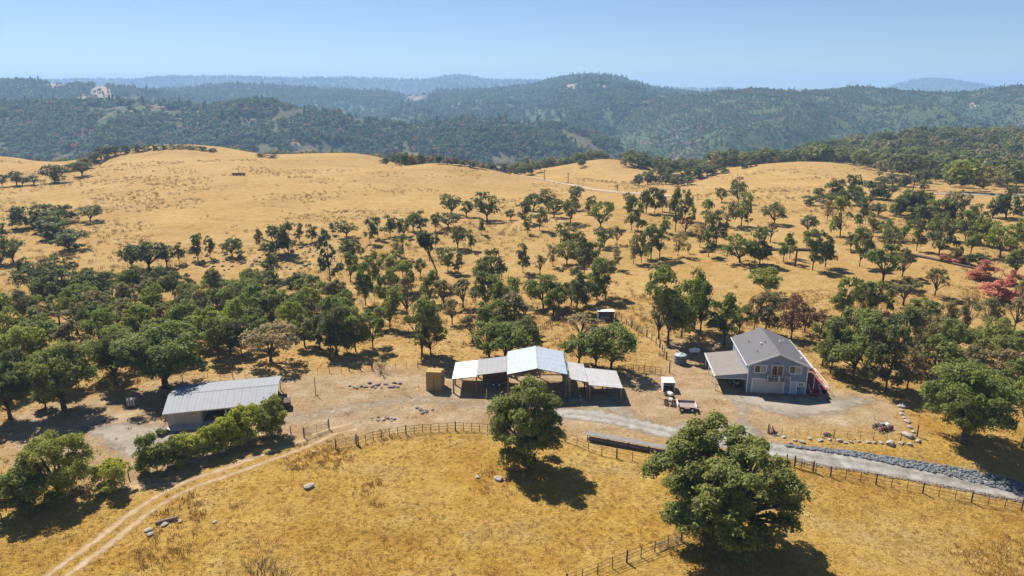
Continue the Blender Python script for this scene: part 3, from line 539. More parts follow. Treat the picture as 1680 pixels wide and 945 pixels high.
for i, (px, py, h, w, k, lb) in enumerate([(185, 804, 66, 64, 'h', 'yellow green bushy shrub at the garden fence beside the tallest garden tree'), (258, 772, 72, 66, 'g', 'dark leafy bush ending the hedge in front of the metal shed'),
        (288, 764, 62, 54, 'g', 'green bush beside the dark end of the hedge'), (310, 757, 58, 54, 'h', None), (330, 750, 56, 50, 'h', None), (350, 744, 56, 50, 'h', None), (370, 736, 58, 50, 'h', None), (390, 729, 64, 54, 'h', None), (410, 721, 64, 50, 'h', None), (267, 712, 14, 22, 'g', 'low round bush by the shed wall corner')]):
    lb2 = lb or 'feathery yellow green shrub in the hedge before the metal shed'
    ms = make_tree_meshes('bush', 'bush', 400+i, 9000, .024, k, None, 0, .06, nlimb=4, trunk_r=.015)
    plant(px, py, h, w, k, lb2, None if lb else 'yellow green hedge shrubs', 'bush', True, 'garden_shrub', 'shrub', None, ms)
# ------------------------------------------------------------------ far hills
HILLS = []
def hill(name, prof, Y, front, drop, seed, amp, m, nx=260, ny=70, back=0.5, curve=0.0, wl=260., gul=0.6):
    px = np.array([p[0] for p in prof], float); py = np.array([p[1] for p in prof], float)
    ux = np.linspace(px[0], px[-1], nx); uy = np.interp(ux, px, py)
    k = np.hanning(7); k /= k.sum(); uy = np.convolve(np.pad(uy, 3, 'edge'), k, 'valid')
    v = (472.5-uy)/FPX; yy = CP+v*SP; zz = -SP+v*CP; Xc = (ux-840)/FPX/yy*Y; Zc = CAMH+zz/yy*Y
    t = np.concatenate([np.linspace(-1, 0, ny, endpoint=False), np.linspace(0, back, ny//3)])
    T, XX = np.meshgrid(t, Xc, indexing='ij'); ZC = np.broadcast_to(Zc, XX.shape)
    Yc = Y+curve*fbm(XX/900, XX*0+3, seed, 2); YY = Yc+T*front
    def z_of(XX, YY, T, ZC):
        rdg = 1-2*np.abs(vnoise(XX/wl+0.9*vnoise(XX/wl/2, YY/wl, seed+5)+YY/wl*0.35, YY/wl/3.2, seed)-0.5)*2
        a = np.abs(T); prof_ = np.where(T < 0, a**1.25, a*1.1)
        env = np.clip(a*1.35-.07, 0, 1)*np.clip((1.15-a)*4, 0.2, 1)
        return ZC-drop*prof_+amp*env*((rdg-0.3)*gul+fbm(XX/wl*1.3, YY/wl*1.3, seed+2, 4)*0.8)
    Z = z_of(XX, YY, T, ZC); n0, n1 = XX.shape; k = np.arange(n0*n1).reshape(n0, n1)
    q = np.stack([k[:-1, :-1], k[:-1, 1:], k[1:, 1:], k[1:, :-1]], -1).reshape(-1, 4)
    me = np_mesh(name, np.stack([XX, YY, Z], -1).reshape(-1, 3), q, 4, True); o = tag(mesh_obj(name, me, m), kind='structure')
    HILLS.append((XX, YY, Z, T)); return o, (XX, YY, Z, T)
def hill_mat(name, c1, c2, bare, thr, scale):
    m, t, N, L, b = nt(name); b.inputs['Roughness'].default_value = 1.0; b.inputs['Specular IOR Level'].default_value = 0.05
    n1 = noise_node(t, scale, 7, 0.7, 'pos'); n2 = noise_node(t, scale*0.6, 6, 0.75, 'pos', (1, 1, 2)); c = ramp(t, n1.outputs[0], [(0.35, c1), (0.65, c2)])
    k = ramp(t, n2.outputs[0], [(thr, (0, 0, 0)), (thr+.06, (1, 1, 1))]); c = mixc(t, mth(t, 'MULTIPLY', k.outputs[0], 0.8), c.outputs[0], bare)
    c = mixc(t, mth(t, 'MULTIPLY', attr(t, 'bare'), 1.0), c, (.36, .27, .19)); L.new(c, b.inputs['Base Color']); return m
HM1 = hill_mat('wooded_hill', (.07, .085, .045), (.13, .115, .065), (.30, .215, .14), .56, .016)
HM5 = hill_mat('scrub_hill', (.06, .086, .037), (.085, .108, .045), (.16, .11, .10), .53, .006)
HM3 = hill_mat('forest_hill', (.06, .09, .045), (.09, .115, .055), (.34, .27, .20), .60, .008)
R1, g1 = hill('hill', [(-420, 176), (-200, 174), (0, 172), (60, 171), (130, 168), (270, 172), (330, 180), (400, 168), (430, 170), (500, 180), (560, 188), (620, 203), (680, 208), (740, 203), (800, 196), (860, 203), (920, 209), (960, 218), (1000, 230), (1060, 254), (1110, 285), (1160, 330)], 1350, 420, 120, 11, 44, HM1, curve=120, wl=190)
R2, g2 = hill('hill', [(-520, 138), (-200, 136), (0, 135), (60, 134), (100, 139), (180, 142), (240, 148), (290, 163), (340, 182), (420, 205)], 2300, 600, 130, 12, 30, HM1, nx=200, curve=150, wl=240)
R3, g3 = hill('hill', [(60, 172), (180, 160), (250, 150), (330, 147), (390, 141), (450, 143), (520, 148), (620, 152), (680, 160), (720, 152), (800, 150), (860, 144), (920, 130), (970, 125), (1020, 132), (1060, 146), (1100, 152), (1200, 156), (1320, 170)], 3300, 1700, 190, 13, 95, HM3, nx=280, ny=90, curve=260, wl=420)
R4, g4 = hill('hill', [(-400, 140), (60, 133), (150, 130), (210, 132), (260, 126), (340, 126), (400, 127), (480, 130), (560, 128), (640, 130), (700, 132), (732, 125), (752, 123), (775, 127), (800, 132), (870, 132), (1000, 140), (1200, 149), (1400, 152), (1900, 150)], 6200, 1700, 230, 14, 60, HM3, nx=240, ny=50, curve=300, wl=600)
R5, g5 = hill('hill', [(900, 250), (960, 205), (1010, 178), (1060, 166), (1130, 154), (1200, 150), (1240, 145), (1300, 149), (1380, 145), (1430, 142), (1480, 148), (1560, 153), (1620, 146), (1680, 139), (1800, 132), (2200, 140)], 1950, 850, 190, 15, 78, HM5, nx=320, ny=110, curve=160, wl=280, gul=1.0)
R6, g6 = hill('hill', [(1130, 160), (1160, 147), (1185, 144), (1215, 147), (1240, 152), (1440, 150), (1470, 140), (1500, 131), (1530, 129), (1570, 134), (1600, 146), (1640, 152), (1760, 158)], 6800, 1500, 200, 16, 20, HM3, nx=200, ny=40, wl=900)
def bare_attr(o, g, spots):
    XX, YY, Z, T = g; m = np.zeros(XX.shape)
    for (px, py, rx, ry, s) in spots:
        v = YY*CP-(Z-CAMH)*SP; sx = 840+FPX*XX/v; sy = 472.5-FPX*(YY*SP+(Z-CAMH)*CP)/v
        d = ((sx-px)/rx)**2+((sy-py)/ry)**2+1.2*fbm(sx/7, sy/4, s, 3); m = np.maximum(m, np.clip((1-d)*2.5, 0, 1))
    add_attr(o.data, 'bare', m)
bare_attr(R1, g1, [(330, 205, 12, 6, 2), (190, 172, 22, 3, 3), (700, 209, 20, 5, 4), (530, 200, 18, 6, 5)])
bare_attr(R2, g2, [(166, 152, 20, 13, 1), (150, 162, 34, 6, 2), (95, 141, 20, 6, 3), (190, 165, 20, 6, 4)])
bare_attr(R3, g3, [(745, 171, 16, 4, 2), (940, 142, 18, 4, 3), (985, 142, 10, 3, 4), (1030, 135, 9, 4, 5), (1005, 158, 14, 4, 6), (380, 141, 14, 3, 7), (455, 154, 10, 2, 8), (720, 166, 14, 3, 9)])
bare_attr(R4, g4, []); bare_attr(R5, g5, [(1595, 173, 9, 4, 1), (1310, 148, 12, 4, 2)]); bare_attr(R6, g6, [])
# forests on the hills: nobody could count them
def small_crown(style, kind, seed, n, ls):
    tm, cm = make_tree_meshes('forest', style, seed, n, ls, kind, nlimb=1, trunk_r=.02); return cm
FP = [proto('forest_oak', small_crown('round', 'f', 500+k, 110, .13)) for k in range(4)]
BP = [proto('forest_scrub', small_crown('bush', 'f', 510+k, 90, .15)) for k in range(3)]
def cone_mesh(seed):
    R = np.random.default_rng(seed); n = 110; z = R.random(n)**.8; a = R.random(n)*6.28; r = .20*(1.02-z)*(.6+.5*R.random(n)); C = np.stack([r*np.cos(a), r*np.sin(a), z*.96], -1)
    Nn = np.stack([np.cos(a), np.sin(a), np.full(n, .6)], -1)+R.normal(size=(n, 3))*.3; me = leaf_mesh('forest_conifer', C, Nn, .10, R, LEAF['f'])
    at_ = me.attributes.new('tint', 'FLOAT', 'FACE'); at_.data.foreach_set('value', R.random(n).astype(np.float32)); return me
CP_ = [proto('forest_conifer', cone_mesh(520+k)) for k in range(3)]
DP = [proto('forest_dry', small_crown('round', 'n', 530+k, 70, .13)) for k in range(2)]
def hill_forest(name, g, n, hr, seed, mixp, dens, bare_spots=(), tmax=.12):
    R = np.random.default_rng(seed); XX, YY, Z, T = g; n0, n1 = XX.shape
    i = R.random(n)*(n0-1.001); j = R.random(n)*(n1-1.001); i0 = i.astype(int); j0 = j.astype(int); a = (i-i0); b = (j-j0)
    f = lambda A: (A[i0, j0]*(1-b)+A[i0, j0+1]*b)*(1-a)+(A[i0+1, j0]*(1-b)+A[i0+1, j0+1]*b)*a
    x, y, z, t = f(XX), f(YY), f(Z), f(T); keep = (t < tmax) & (fbm(x/60, y/60, seed, 3)+dens+.15*R.normal(size=n) > 0)
    v = y*CP-(z-CAMH)*SP; sx = 840+FPX*x/v; sy = 472.5-FPX*(y*SP+(z-CAMH)*CP)/v
    keep &= (sx > -260) & (sx < 1940)
    for (px, py, rx, ry, s) in bare_spots: keep &= (((sx-px)/rx)**2+((sy-py)/ry)**2 > 0.8) | (R.random(n) < .12)
    x, y, z = x[keep], y[keep], z[keep]; m = len(x); h = R.uniform(*hr, size=m); prot = FP+CP_+DP+BP
    c = R.random(m); pk = np.where(c < mixp[0], R.integers(0, 4, m), np.where(c < mixp[0]+mixp[1], 4+R.integers(0, 3, m), np.where(c < sum(mixp[:3]), 7+R.integers(0, 2, m), 9+R.integers(0, 3, m))))
    h = np.where((pk >= 4) & (pk < 7), h*1.5, np.where(pk >= 9, h*.5, h))
    return x, y, z-.3, h, R.random(m)*6.28, pk
parts_ = [hill_forest('f', g1, 30000, (7, 13), 61, (.70, .07, .10, .13), .06, [(330, 205, 10, 5, 2)]), hill_forest('f', g2, 14000, (9, 15), 62, (.7, .15, .05, .1), .25, [(166, 152, 20, 13, 1), (150, 162, 34, 6, 2), (95, 141, 20, 6, 3), (190, 165, 20, 6, 4)]),
          hill_forest('f', g3, 52000, (11, 19), 63, (.80, .12, .02, .06), .14, [(685, 158, 30, 9, 1), (745, 171, 16, 4, 2), (940, 142, 18, 4, 3), (1030, 135, 9, 4, 5)]), hill_forest('f', g4, 26000, (13, 21), 64, (.75, .2, 0, .05), .4),
          hill_forest('f', g5, 110000, (4.5, 8.5), 65, (.06, .01, .03, .90), .26), hill_forest('f', g6, 9000, (10, 17), 66, (.6, .4, 0, 0), .3)]
pa = [np.concatenate([p[k] for p in parts_]) for k in range(6)]
protos = FP+CP_+DP+BP
for k, o in enumerate(protos): o.name = f'shape_{k:02d}'
scatter('hillside_forest', np.stack(pa[:3], -1), pa[3], pa[4], pa[5], protos, 'distant oak and conifer forest covering the far hills')
# woodland on the near wooded rise
def ground_wood(n, poly, seed):
    R = np.random.default_rng(seed); x0, x1, y0, y1 = bnd(poly, 0); x = R.uniform(x0, x1, n); y = R.uniform(y0, y1, n)
    k = in_poly(x, y, poly) & (fbm(x/45, y/45, seed, 3)+.36 > 0); fh = at(1497, 273); k &= (np.abs(x-fh.x*y/fh.y) > 11) | (y > fh.y+12) | (y < fh.y-70); x, y = x[k], y[k]; m = len(x); return x, y, hgt(x, y)-.3, R.uniform(8, 15, m), R.random(m)*6.28
wp = [at_y(1160, 292, 440), at_y(1235, 285, 480), at_y(1310, 270, 500), at_y(1390, 268, 490), at(1438, 292), at(1490, 296), at(1545, 292), at(1560, 317), at(1700, 317), at_y(1900, 310, 380), at_y(1950, 240, 860), at_y(1560, 232, 880), at_y(1400, 240, 860), at_y(1300, 255, 760), at_y(1200, 275, 620)]
wx = ground_wood(3800, [(p.x, p.y) for p in wp], 71); WPR = [proto('w', small_crown('round', 'dgddgd'[k], 540+k, 420, .07)) for k in range(6)]+[proto('w', small_crown('tall', 'y', 550, 300, .07))]
wz = [hill_forest('f', (g1[0], g1[1], g1[2], g1[3]), 10, (1, 2), 1, (1, 0, 0, 0), 1)]
for k, o in enumerate(WPR): o.name = f'wood_shape_{k:02d}'
scatter('woodland', np.stack(wx[:3], -1), wx[3], wx[4], rng.integers(0, 7, len(wx[0])), WPR, 'mass of oak woodland covering the rise beyond the road')
# canyon edge scrub below the brow of the golden hills
def brow():
    R = np.random.default_rng(81); n = 5200; x = R.uniform(-620, 330, n); y = R.uniform(500, 760, n); z = hgt(x, y); k = (z < -7) & (fbm(x/40, y/40, 82, 3)+.3 > 0); return x[k], y[k], z[k]-.3
bx = brow(); scatter('canyon_woods', np.stack(bx, -1), rng.uniform(5, 10, len(bx[0])), rng.random(len(bx[0]))*6.28, rng.integers(0, 7, len(bx[0])), [proto(f'canyon_shape_{k}', o.data) for k, o in enumerate(WPR)], 'oak woods falling into the canyon behind the golden hills')
# tufts of dry grass
def tuft(seed, n=11, spread=.22, h=.24):
    R = np.random.default_rng(seed); V = []; Fc = []
    for i in range(n):
        a = R.random()*6.28; r = spread*math.sqrt(R.random()); bx_, by_ = r*math.cos(a), r*math.sin(a); l = R.uniform(.25, .6); d = R.random()*6.28; w = R.uniform(.018, .035); hh = h*R.uniform(.5, 1.1)
        b = len(V); V += [(bx_-w*math.sin(d), by_+w*math.cos(d), -.03), (bx_+w*math.sin(d), by_-w*math.cos(d), -.03), (bx_+l*hh*math.cos(d), by_+l*hh*math.sin(d), hh)]; Fc.append((b, b+1, b+2))
    me = np_mesh('tuft', V, Fc, 3); return me
def straw(name, c):
    m, t, N, L, b = nt(name); b.inputs['Roughness'].default_value = 0.9; b.inputs['Specular IOR Level'].default_value = 0.1
    oi = N.new('ShaderNodeObjectInfo'); r = ramp(t, oi.outputs['Random'], [(0, tuple(x*.8 for x in c)), (.5, c), (1, tuple(min(1, x*1.25) for x in c))]); L.new(r.outputs[0], b.inputs['Base Color']); return m
ST = [straw('straw_gold', (.46, .29, .08)), straw('straw_pale', (.52, .38, .15)), straw('straw_rust', (.44, .26, .062))]
TP = []
for k in range(6):
    me = tuft(600+k, 16 if k < 4 else 20, .32 if k < 4 else .36, .2 if k < 4 else .32); me.materials.append(ST[k % 3]); TP.append(proto(f'tuft_{k}', me))
def tufts():
    R = np.random.default_rng(91); n = 95000; y = 24+(150-24)*R.random(n)**1.25; x = (R.random(n)*2-1)*1.0*(y*.86+16)
    D = np.clip(sdist(x, y, YARD)/3+.5, 0, 1); road = seg_dist(x, y, rl); tr = np.minimum(seg_dist(x, y, ra), seg_dist(x, y, rb))
    k = (R.random(n) > D*.96) & (road > 2.6) & (tr > .62) & (seg_dist(x, y, trk2) > .6) & (fbm(x/9, y/9, 92, 4)+.25+.2*R.normal(size=n) > 0)
    x, y = x[k], y[k]; m = len(x); big = fbm(x/12, y/12, 95, 3) > .22
    return x, y, hgt(x, y), R.uniform(.6, 1.25, m)*np.where(big, 1.0, .7), R.random(m)*6.28, np.where(big, R.choice([2, 4, 5], m), R.integers(0, 4, m))
tx = tufts(); scatter('dry_grass', np.stack(tx[:3], -1), tx[3], tx[4], tx[5], TP, 'tufts of dry golden grass over the pasture')
# brown weeds dotted over the middle slope
WD = []
for k in range(3):
    me = tuft(640+k, 22, .5, .7); me.materials.append(straw(f'weed_{k}', [(.30, .20, .085), (.22, .17, .08), (.36, .24, .09)][k])); WD.append(proto(f'weed_{k}', me))
def weeds():
    R = np.random.default_rng(97); n = 26000; y = 112+(420-112)*R.random(n); x = (R.random(n)*2-1)*(y*.85+20)
    k = (fbm(x/22, y/22, 98, 4)-.12+.12*R.normal(size=n) > 0) & (sdist(x, y, YARD) < 0); x, y = x[k], y[k]; m = len(x); return x, y, hgt(x, y), R.uniform(.6, 1.5, m), R.random(m)*6.28, R.integers(0, 3, m)
wx_ = weeds(); scatter('dry_weeds', np.stack(wx_[:3], -1), wx_[3], wx_[4], wx_[5], WD, 'brown weeds dotted over the golden slope')
# pale granite dome and outcrop on the forested hill
ROCK = simple('granite', (.30, .245, .205), (.17, .135, .11), .03, .95, 0, .5, 3)
def hill_at(g, px, py):
    XX, YY, Z, T = g; v = YY*CP-(Z-CAMH)*SP; d = (840+FPX*XX/v-px)**2+(472.5-FPX*(YY*SP+(Z-CAMH)*CP)/v-py)**2; k = np.where(d < max(12, d.min()+1), YY, 1e9).argmin(); return Vector((XX.flat[k], YY.flat[k], Z.flat[k]))
def far_rock(px, py, g, w, h, seed, label):
    c = hill_at(g, px, py); R = np.random.default_rng(seed); n, mm = 28, 14; V = []; Fc = []
    for i in range(mm+1):
        th = math.pi/2*i/mm
        for j in range(n):
            a = 2*math.pi*j/n; r = 1+.35*float(fbm(np.array([math.cos(a)*1.5+seed]), np.array([math.sin(a)*1.5+i*.2]), seed, 3)[0]); V.append((w*math.cos(th)*math.cos(a)*r, w*1.5*math.cos(th)*math.sin(a)*r, h*math.sin(th)*r))
    for i in range(mm):
        for j in range(n): Fc.append((i*n+j, i*n+(j+1) % n, (i+1)*n+(j+1) % n, (i+1)*n+j))
    V = [(a, b, c_-h*.25) for a, b, c_ in V]; o = mesh_obj('rock_outcrop', np_mesh('rock_outcrop', V, Fc, 4, True), ROCK, None, c); tag(o, label, 'rock'); return o
far_rock(686, 166, g3, 54, 34, 5, 'grey brown granite dome rising from the far forested hill')
# ------------------------------------------------------------------ building materials
M_SHINGLE = simple('asphalt_shingle', (.135, .128, .138), (.095, .09, .10), 9, .9, 0, .3, .02)
M_CARROOF = simple('carport_roofing', (.23, .205, .185), (.18, .16, .147), 1.2, .9)
M_SIDING = simple('grey_blue_siding', (.225, .27, .345), (.195, .235, .305), 2, .8, 0, .2, .02, (1, 1, 14))
M_TRIM = simple('white_trim', (.78, .77, .75), (.66, .65, .62), 3, .6)
M_GARAGE = simple('garage_door_paint', (.52, .49, .45), (.46, .43, .39), 2, .6)
M_GLASS = simple('window_glass', (.03, .035, .045), (.02, .025, .03), 1, .08, 0, spec=.8)
M_CURTAIN = simple('pale_blind', (.40, .38, .34), None, 4, .8)
M_MAROON = simple('maroon_deck_paint', (.28, .035, .06), (.20, .025, .045), 3, .7)
M_DOOR = simple('door_paint', (.42, .46, .52), (.38, .42, .47), 2, .55)
M_CONC = simple('concrete', (.48, .44, .38), (.40, .365, .32), 2, .9)
M_WHITEROOF = simple('white_metal_roof', (.74, .74, .72), (.64, .64, .62), .9, .65, 0)
M_GREYROOF = simple('grey_metal_roof', (.26, .265, .27), (.215, .22, .225), .9, .65, .0, wear=.32)
M_GALV = simple('galvanised_roof', (.40, .46, .51), (.34, .40, .45), .7, .6, .0, wear=.32)
M_SHEDROOF = simple('shed_metal_roof', (.225, .24, .27), (.19, .205, .23), .8, .7, .0, wear=.32)
M_LEANROOF = simple('lean_to_roof', (.44, .435, .43), (.34, .335, .33), .8, .65, 0, wear=.32)
M_BLUE = simple('blue_siding', (.05, .22, .42), (.04, .17, .33), 1, .5)
M_TIMBER = simple('weathered_timber', (.30, .19, .11), (.17, .105, .065), 3, .85, 0, 0, .02, (3, 3, .4))
M_DARKTIMBER = simple('dark_post_timber', (.13, .085, .06), (.07, .048, .036), 4, .9)
M_WALLBOARD = simple('off_white_board', (.50, .46, .41), (.42, .385, .34), 2, .8)
M_RUST = simple('rusty_steel', (.20, .095, .05), (.09, .05, .035), 5, .85, 0)
M_PIPE = simple('brown_pipe', (.22, .13, .085), (.13, .08, .055), 4, .75)
M_WIRE = simple('wire', (.30, .27, .23), None, 4, .6)
M_WIRELIGHT = simple('pale_rail', (.62, .58, .50), None, 4, .6)
M_HAY = simple('hay', (.47, .33, .12), (.32, .20, .06), 9, .95, 0, .6, .05)
M_HAY2 = simple('hay_weathered', (.42, .30, .14), (.30, .20, .08), 9, .95, 0, .6, .05)
M_TANK = simple('green_tank', (.10, .15, .14), (.08, .12, .115), 2, .5)
M_TANKLID = simple('tank_lid', (.34, .42, .42), (.27, .34, .34), 2, .5)
M_WHITE = simple('white_paint', (.80, .79, .78), (.70, .69, .67), 3, .45)
M_TYRE = simple('tyre_rubber', (.03, .03, .03), None, 5, .85)
M_PLANK = simple('grey_brown_plank', (.34, .26, .23), (.22, .165, .15), 4, .85, 0, 0, .02, (4, .6, 4))
M_STONE = simple('pale_stone', (.42, .37, .31), (.25, .215, .185), 2.2, .9, 0, .6, .1)
M_STONE2 = simple('dark_stone', (.23, .19, .155), (.11, .09, .075), 2.5, .9, 0, .6, .1)
M_RIPRAP = simple('blue_grey_riprap', (.185, .20, .205), (.075, .08, .085), 1.6, .9, 0, .4, .1)
M_LOG = simple('old_log', (.28, .22, .17), (.16, .125, .10), 3, .9)
def roof_panels(parent, e0, e1, r1, r0, n, m, t=.04, name='roof_panel'):
    e0, e1, r1, r0 = map(Vector, (e0, e1, r1, r0))
    for i in range(n):
        a, b = (i+.006)/n, (i+.994)/n; lift = Vector((0, 0, .006*(i % 2)))
        q = [e0.lerp(e1, a)+lift, e0.lerp(e1, b)+lift, r0.lerp(r1, b)+lift, r0.lerp(r1, a)+lift]; mb = MB().slab(q, t); nn = (q[1]-q[0]).cross(q[3]-q[0]).normalized()
        for f in (.03, .5):
            u0, u1, v1, v0 = q[0].lerp(q[1], f), q[0].lerp(q[1], f+.05), q[3].lerp(q[2], f+.05), q[3].lerp(q[2], f); mb.slab([p+nn*.014 for p in (u0, u1, v1, v0)], .014)
        mb.build(name, m, parent)
def post(parent, x, y, z0, z1, m=M_TIMBER, s=.09, name='post'): return MB().box(x-s, x+s, y-s, y+s, z0, z1).build(name, m, parent)
def beam(parent, a, b, m=M_TIMBER, r=.07, name='beam'): return MB().tube([a, b], r, 4).build(name, m, parent)
# ------------------------------------------------------------------ the grey house
HO = empty('house', (40.9, 97.42, 0), math.radians(-6.4)); tag(HO, 'two storey grey blue house with a shallow gable roof and carport', 'house')
w2, D, ze, zr = 4.4, 11.7, 4.85, 6.7
MB().prism([(-w2, -.2), (w2, -.2), (w2, ze), (0, zr-.12), (-w2, ze)], 0, D).build('wall', M_SIDING, HO)
ov = .4
rs = (zr-ze)/w2
for s in (-1, 1):
    ex = s*(w2+ov); ez = ze-ov*rs+.02; q = [(ex, -ov, ez), (0, -ov, zr+.02), (0, D+ov, zr+.02), (ex, D+ov, ez)]
    if s > 0: q = [q[1], q[0], q[3], q[2]]
    rf = MB().slab(q if s < 0 else q, .10).build('roof', M_SHINGLE, HO)
    MB().slab([(ex*.998, -ov-.05, ez+.03), (0, -ov-.05, zr+.05), (0, -ov+.0, zr+.05), (ex*.998, -ov+.0, ez+.03)] if s < 0 else [(0, -ov-.05, zr+.05), (ex*.998, -ov-.05, ez+.03), (ex*.998, -ov, ez+.03), (0, -ov, zr+.05)], .24).build('barge_board', M_TRIM, HO)
    MB().box(min(ex, ex+s*.05), max(ex, ex+s*.05), -ov, D+ov, ez-.16, ez+.03).build('gutter', M_TRIM, HO)
    MB().box(s*w2-.07, s*w2+.07, -.03, .10, -.1, ze-.05).build('corner_board', M_TRIM, HO)
for (x, y, r_, h_, m_) in [(-1.6, 5.2, .10, .35, M_WHITE), (-.9, 5.4, .06, .3, M_RUST), (1.7, 6.6, .09, .3, M_WHITE), (-2.6, 3.0, .05, .3, M_RUST), (3.6, 1.3, .09, .35, M_WHITE), (-2.9, 7.6, .06, .3, M_RUST), (2.7, 8.2, .06, .3, M_WHITE)]:
    z_ = zr-abs(x)*rs; MB().lathe([(r_, z_-.1), (r_, z_+h_), (r_*1.5, z_+h_), (r_*1.5, z_+h_+.06), (0.001, z_+h_+.07)], 8, (x, y, 0)).build('roof_vent', m_, HO)
for dx in (0, .0): pass
ridge = MB().slab([(-.16, -ov-.03, zr+.005), (0, -ov-.03, zr+.06), (0, D+ov+.03, zr+.06), (-.16, D+ov+.03, zr+.005)], .03); ridge.slab([(0, -ov-.03, zr+.06), (.16, -ov-.03, zr+.005), (.16, D+ov+.03, zr+.005), (0, D+ov+.03, zr+.06)], .03); ridge.build('ridge_cap', M_SHINGLE, HO)
def window(par, x0, x1, z0, z1, y=0.0, split=True, right_mat=M_CURTAIN, name='window'):
    t = .11; mb = MB(); mb.box(x0-t, x1+t, y-.05, y+.04, z1, z1+t); mb.box(x0-t, x1+t, y-.07, y+.04, z0-t, z0); mb.box(x0-t, x0, y-.05, y+.04, z0, z1); mb.box(x1, x1+t, y-.05, y+.04, z0, z1)
    if split: mb.box((x0+x1)/2-.035, (x0+x1)/2+.035, y-.035, y+.03, z0, z1)
    w = mb.build(name, M_TRIM, par)
    xm = (x0+x1)/2
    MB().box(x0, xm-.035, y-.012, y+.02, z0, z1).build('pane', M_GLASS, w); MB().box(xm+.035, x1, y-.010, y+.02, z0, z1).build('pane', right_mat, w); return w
window(HO, -3.45, -1.75, 3.45, 4.55); window(HO, 1.75, 3.4, 3.5, 4.6)
sl = window(HO, -.85, .75, 2.75, 4.6, 0, True, simple('painted_lit_room', (.20, .13, .06), (.12, .08, .04), 3, .4), 'sliding_door')  # right pane: lit room painted into its warm brown colour, no light behind
# balcony
ba = MB().box(-1.75, 1.65, -1.15, -.01, 2.42, 2.58).build('balcony', M_PLANK, HO)
for x in np.linspace(-1.68, 1.58, 18): MB().box(x-.02, x+.02, -1.12, -1.08, 2.58, 3.42).build('baluster', M_PLANK if (round(x*100) % 3) else M_TRIM, ba)
MB().box(-1.75, 1.65, -1.15, -1.05, 3.42, 3.5).build('handrail', M_PLANK, ba)
for x in (-1.70, 1.60):
    MB().box(x-.05, x+.05, -1.13, -1.06, 2.58, 3.55).build('railing_post', M_TRIM, ba); MB().box(x-.04, x+.04, -1.05, -.02, 3.36, 3.44).build('handrail', M_PLANK, ba)
MB().box(-.06, .04, -1.13, -1.06, 2.58, 3.55).build('railing_post', M_TRIM, ba)
# garage door of four leaves, its frame, the side door and the small window
gd = MB().box(-3.75, -3.58, -.06, .04, 0, 2.3).box(1.02, 1.19, -.06, .04, 0, 2.3).box(-3.75, 1.19, -.06, .04, 2.3, 2.46).build('garage_door', M_TRIM, HO)
for k in range(4):
    pn = MB().box(-3.58, 1.02, -.012-.004*(k % 2), .03, .005+.574*k, .565+.574*k)
    for c in range(8): x = -3.5+c*.565; pn.box(x, x+.48, -.03, -.013, .10+.574*k, .47+.574*k)
    pn.build('door_leaf', M_GARAGE, gd)
dr = MB().box(2.02, 2.12, -.05, .03, 0, 2.1).box(3.0, 3.1, -.05, .03, 0, 2.1).box(2.02, 3.1, -.05, .03, 2.1, 2.2).build('door', M_TRIM, HO); MB().box(2.12, 3.0, -.02, .02, .02, 2.1).build('door_leaf', M_DOOR, dr); MB().lathe([(.03, 0), (.05, .03), (.03, .06), (.001, .07)], 8, (2.9, -.06, 1.0)).build('handle', M_RUST, dr)
wd_ = MB().box(3.2, 4.2, -.05, .03, 1.35, 2.12).build('window', M_TRIM, HO)
for x in (3.42, 3.67, 3.92): MB().box(x-.07, x+.07, -.065, -.051, 1.45, 2.0).build('pane', M_GLASS, wd_)
MB().box(3.12, 3.5, -.10, .0, .95, 1.08).build('letter_box', M_DARKTIMBER, HO); MB().box(1.4, 1.52, -.06, .0, .95, 1.25).build('meter_box', M_DARKTIMBER, HO)
MB().lathe([(.10, 0), (.16, -.12), (.02, -.22)], 8, (-.15, -.12, 5.2)).build('wall_lamp', M_DARKTIMBER, HO); MB().box(-.25, .25, -.03, .02, 5.9, 6.2).build('gable_vent', M_SIDING, HO)
# carport
cp = MB().slab([(-9.3, .1, 2.5), (-w2-.02, .1, 3.15), (-w2-.02, 9.9, 3.15), (-9.3, 9.9, 2.5)], .12).build('carport_roof', M_CARROOF, HO)
MB().prism([(-9.3, 2.2), (-4.5, 2.2), (-4.5, 3.0), (-9.3, 2.36)], .14, .2).build('fascia', M_SIDING, cp); MB().box(-9.3, -4.5, .10, .24, 2.12, 2.2).build('trim_strip', M_TRIM, cp); MB().box(-9.4, -9.3, .1, 9.9, 2.30, 2.5).build('gutter', M_TRIM, cp)
for y in (.3, 3.4, 6.5, 9.7): post(HO, -9.1, y, -.2, 2.36, M_TRIM, .07)
MB().box(-9.2, -w2, 9.7, 9.8, 0, 2.36).build('back_wall', M_SIDING, HO)
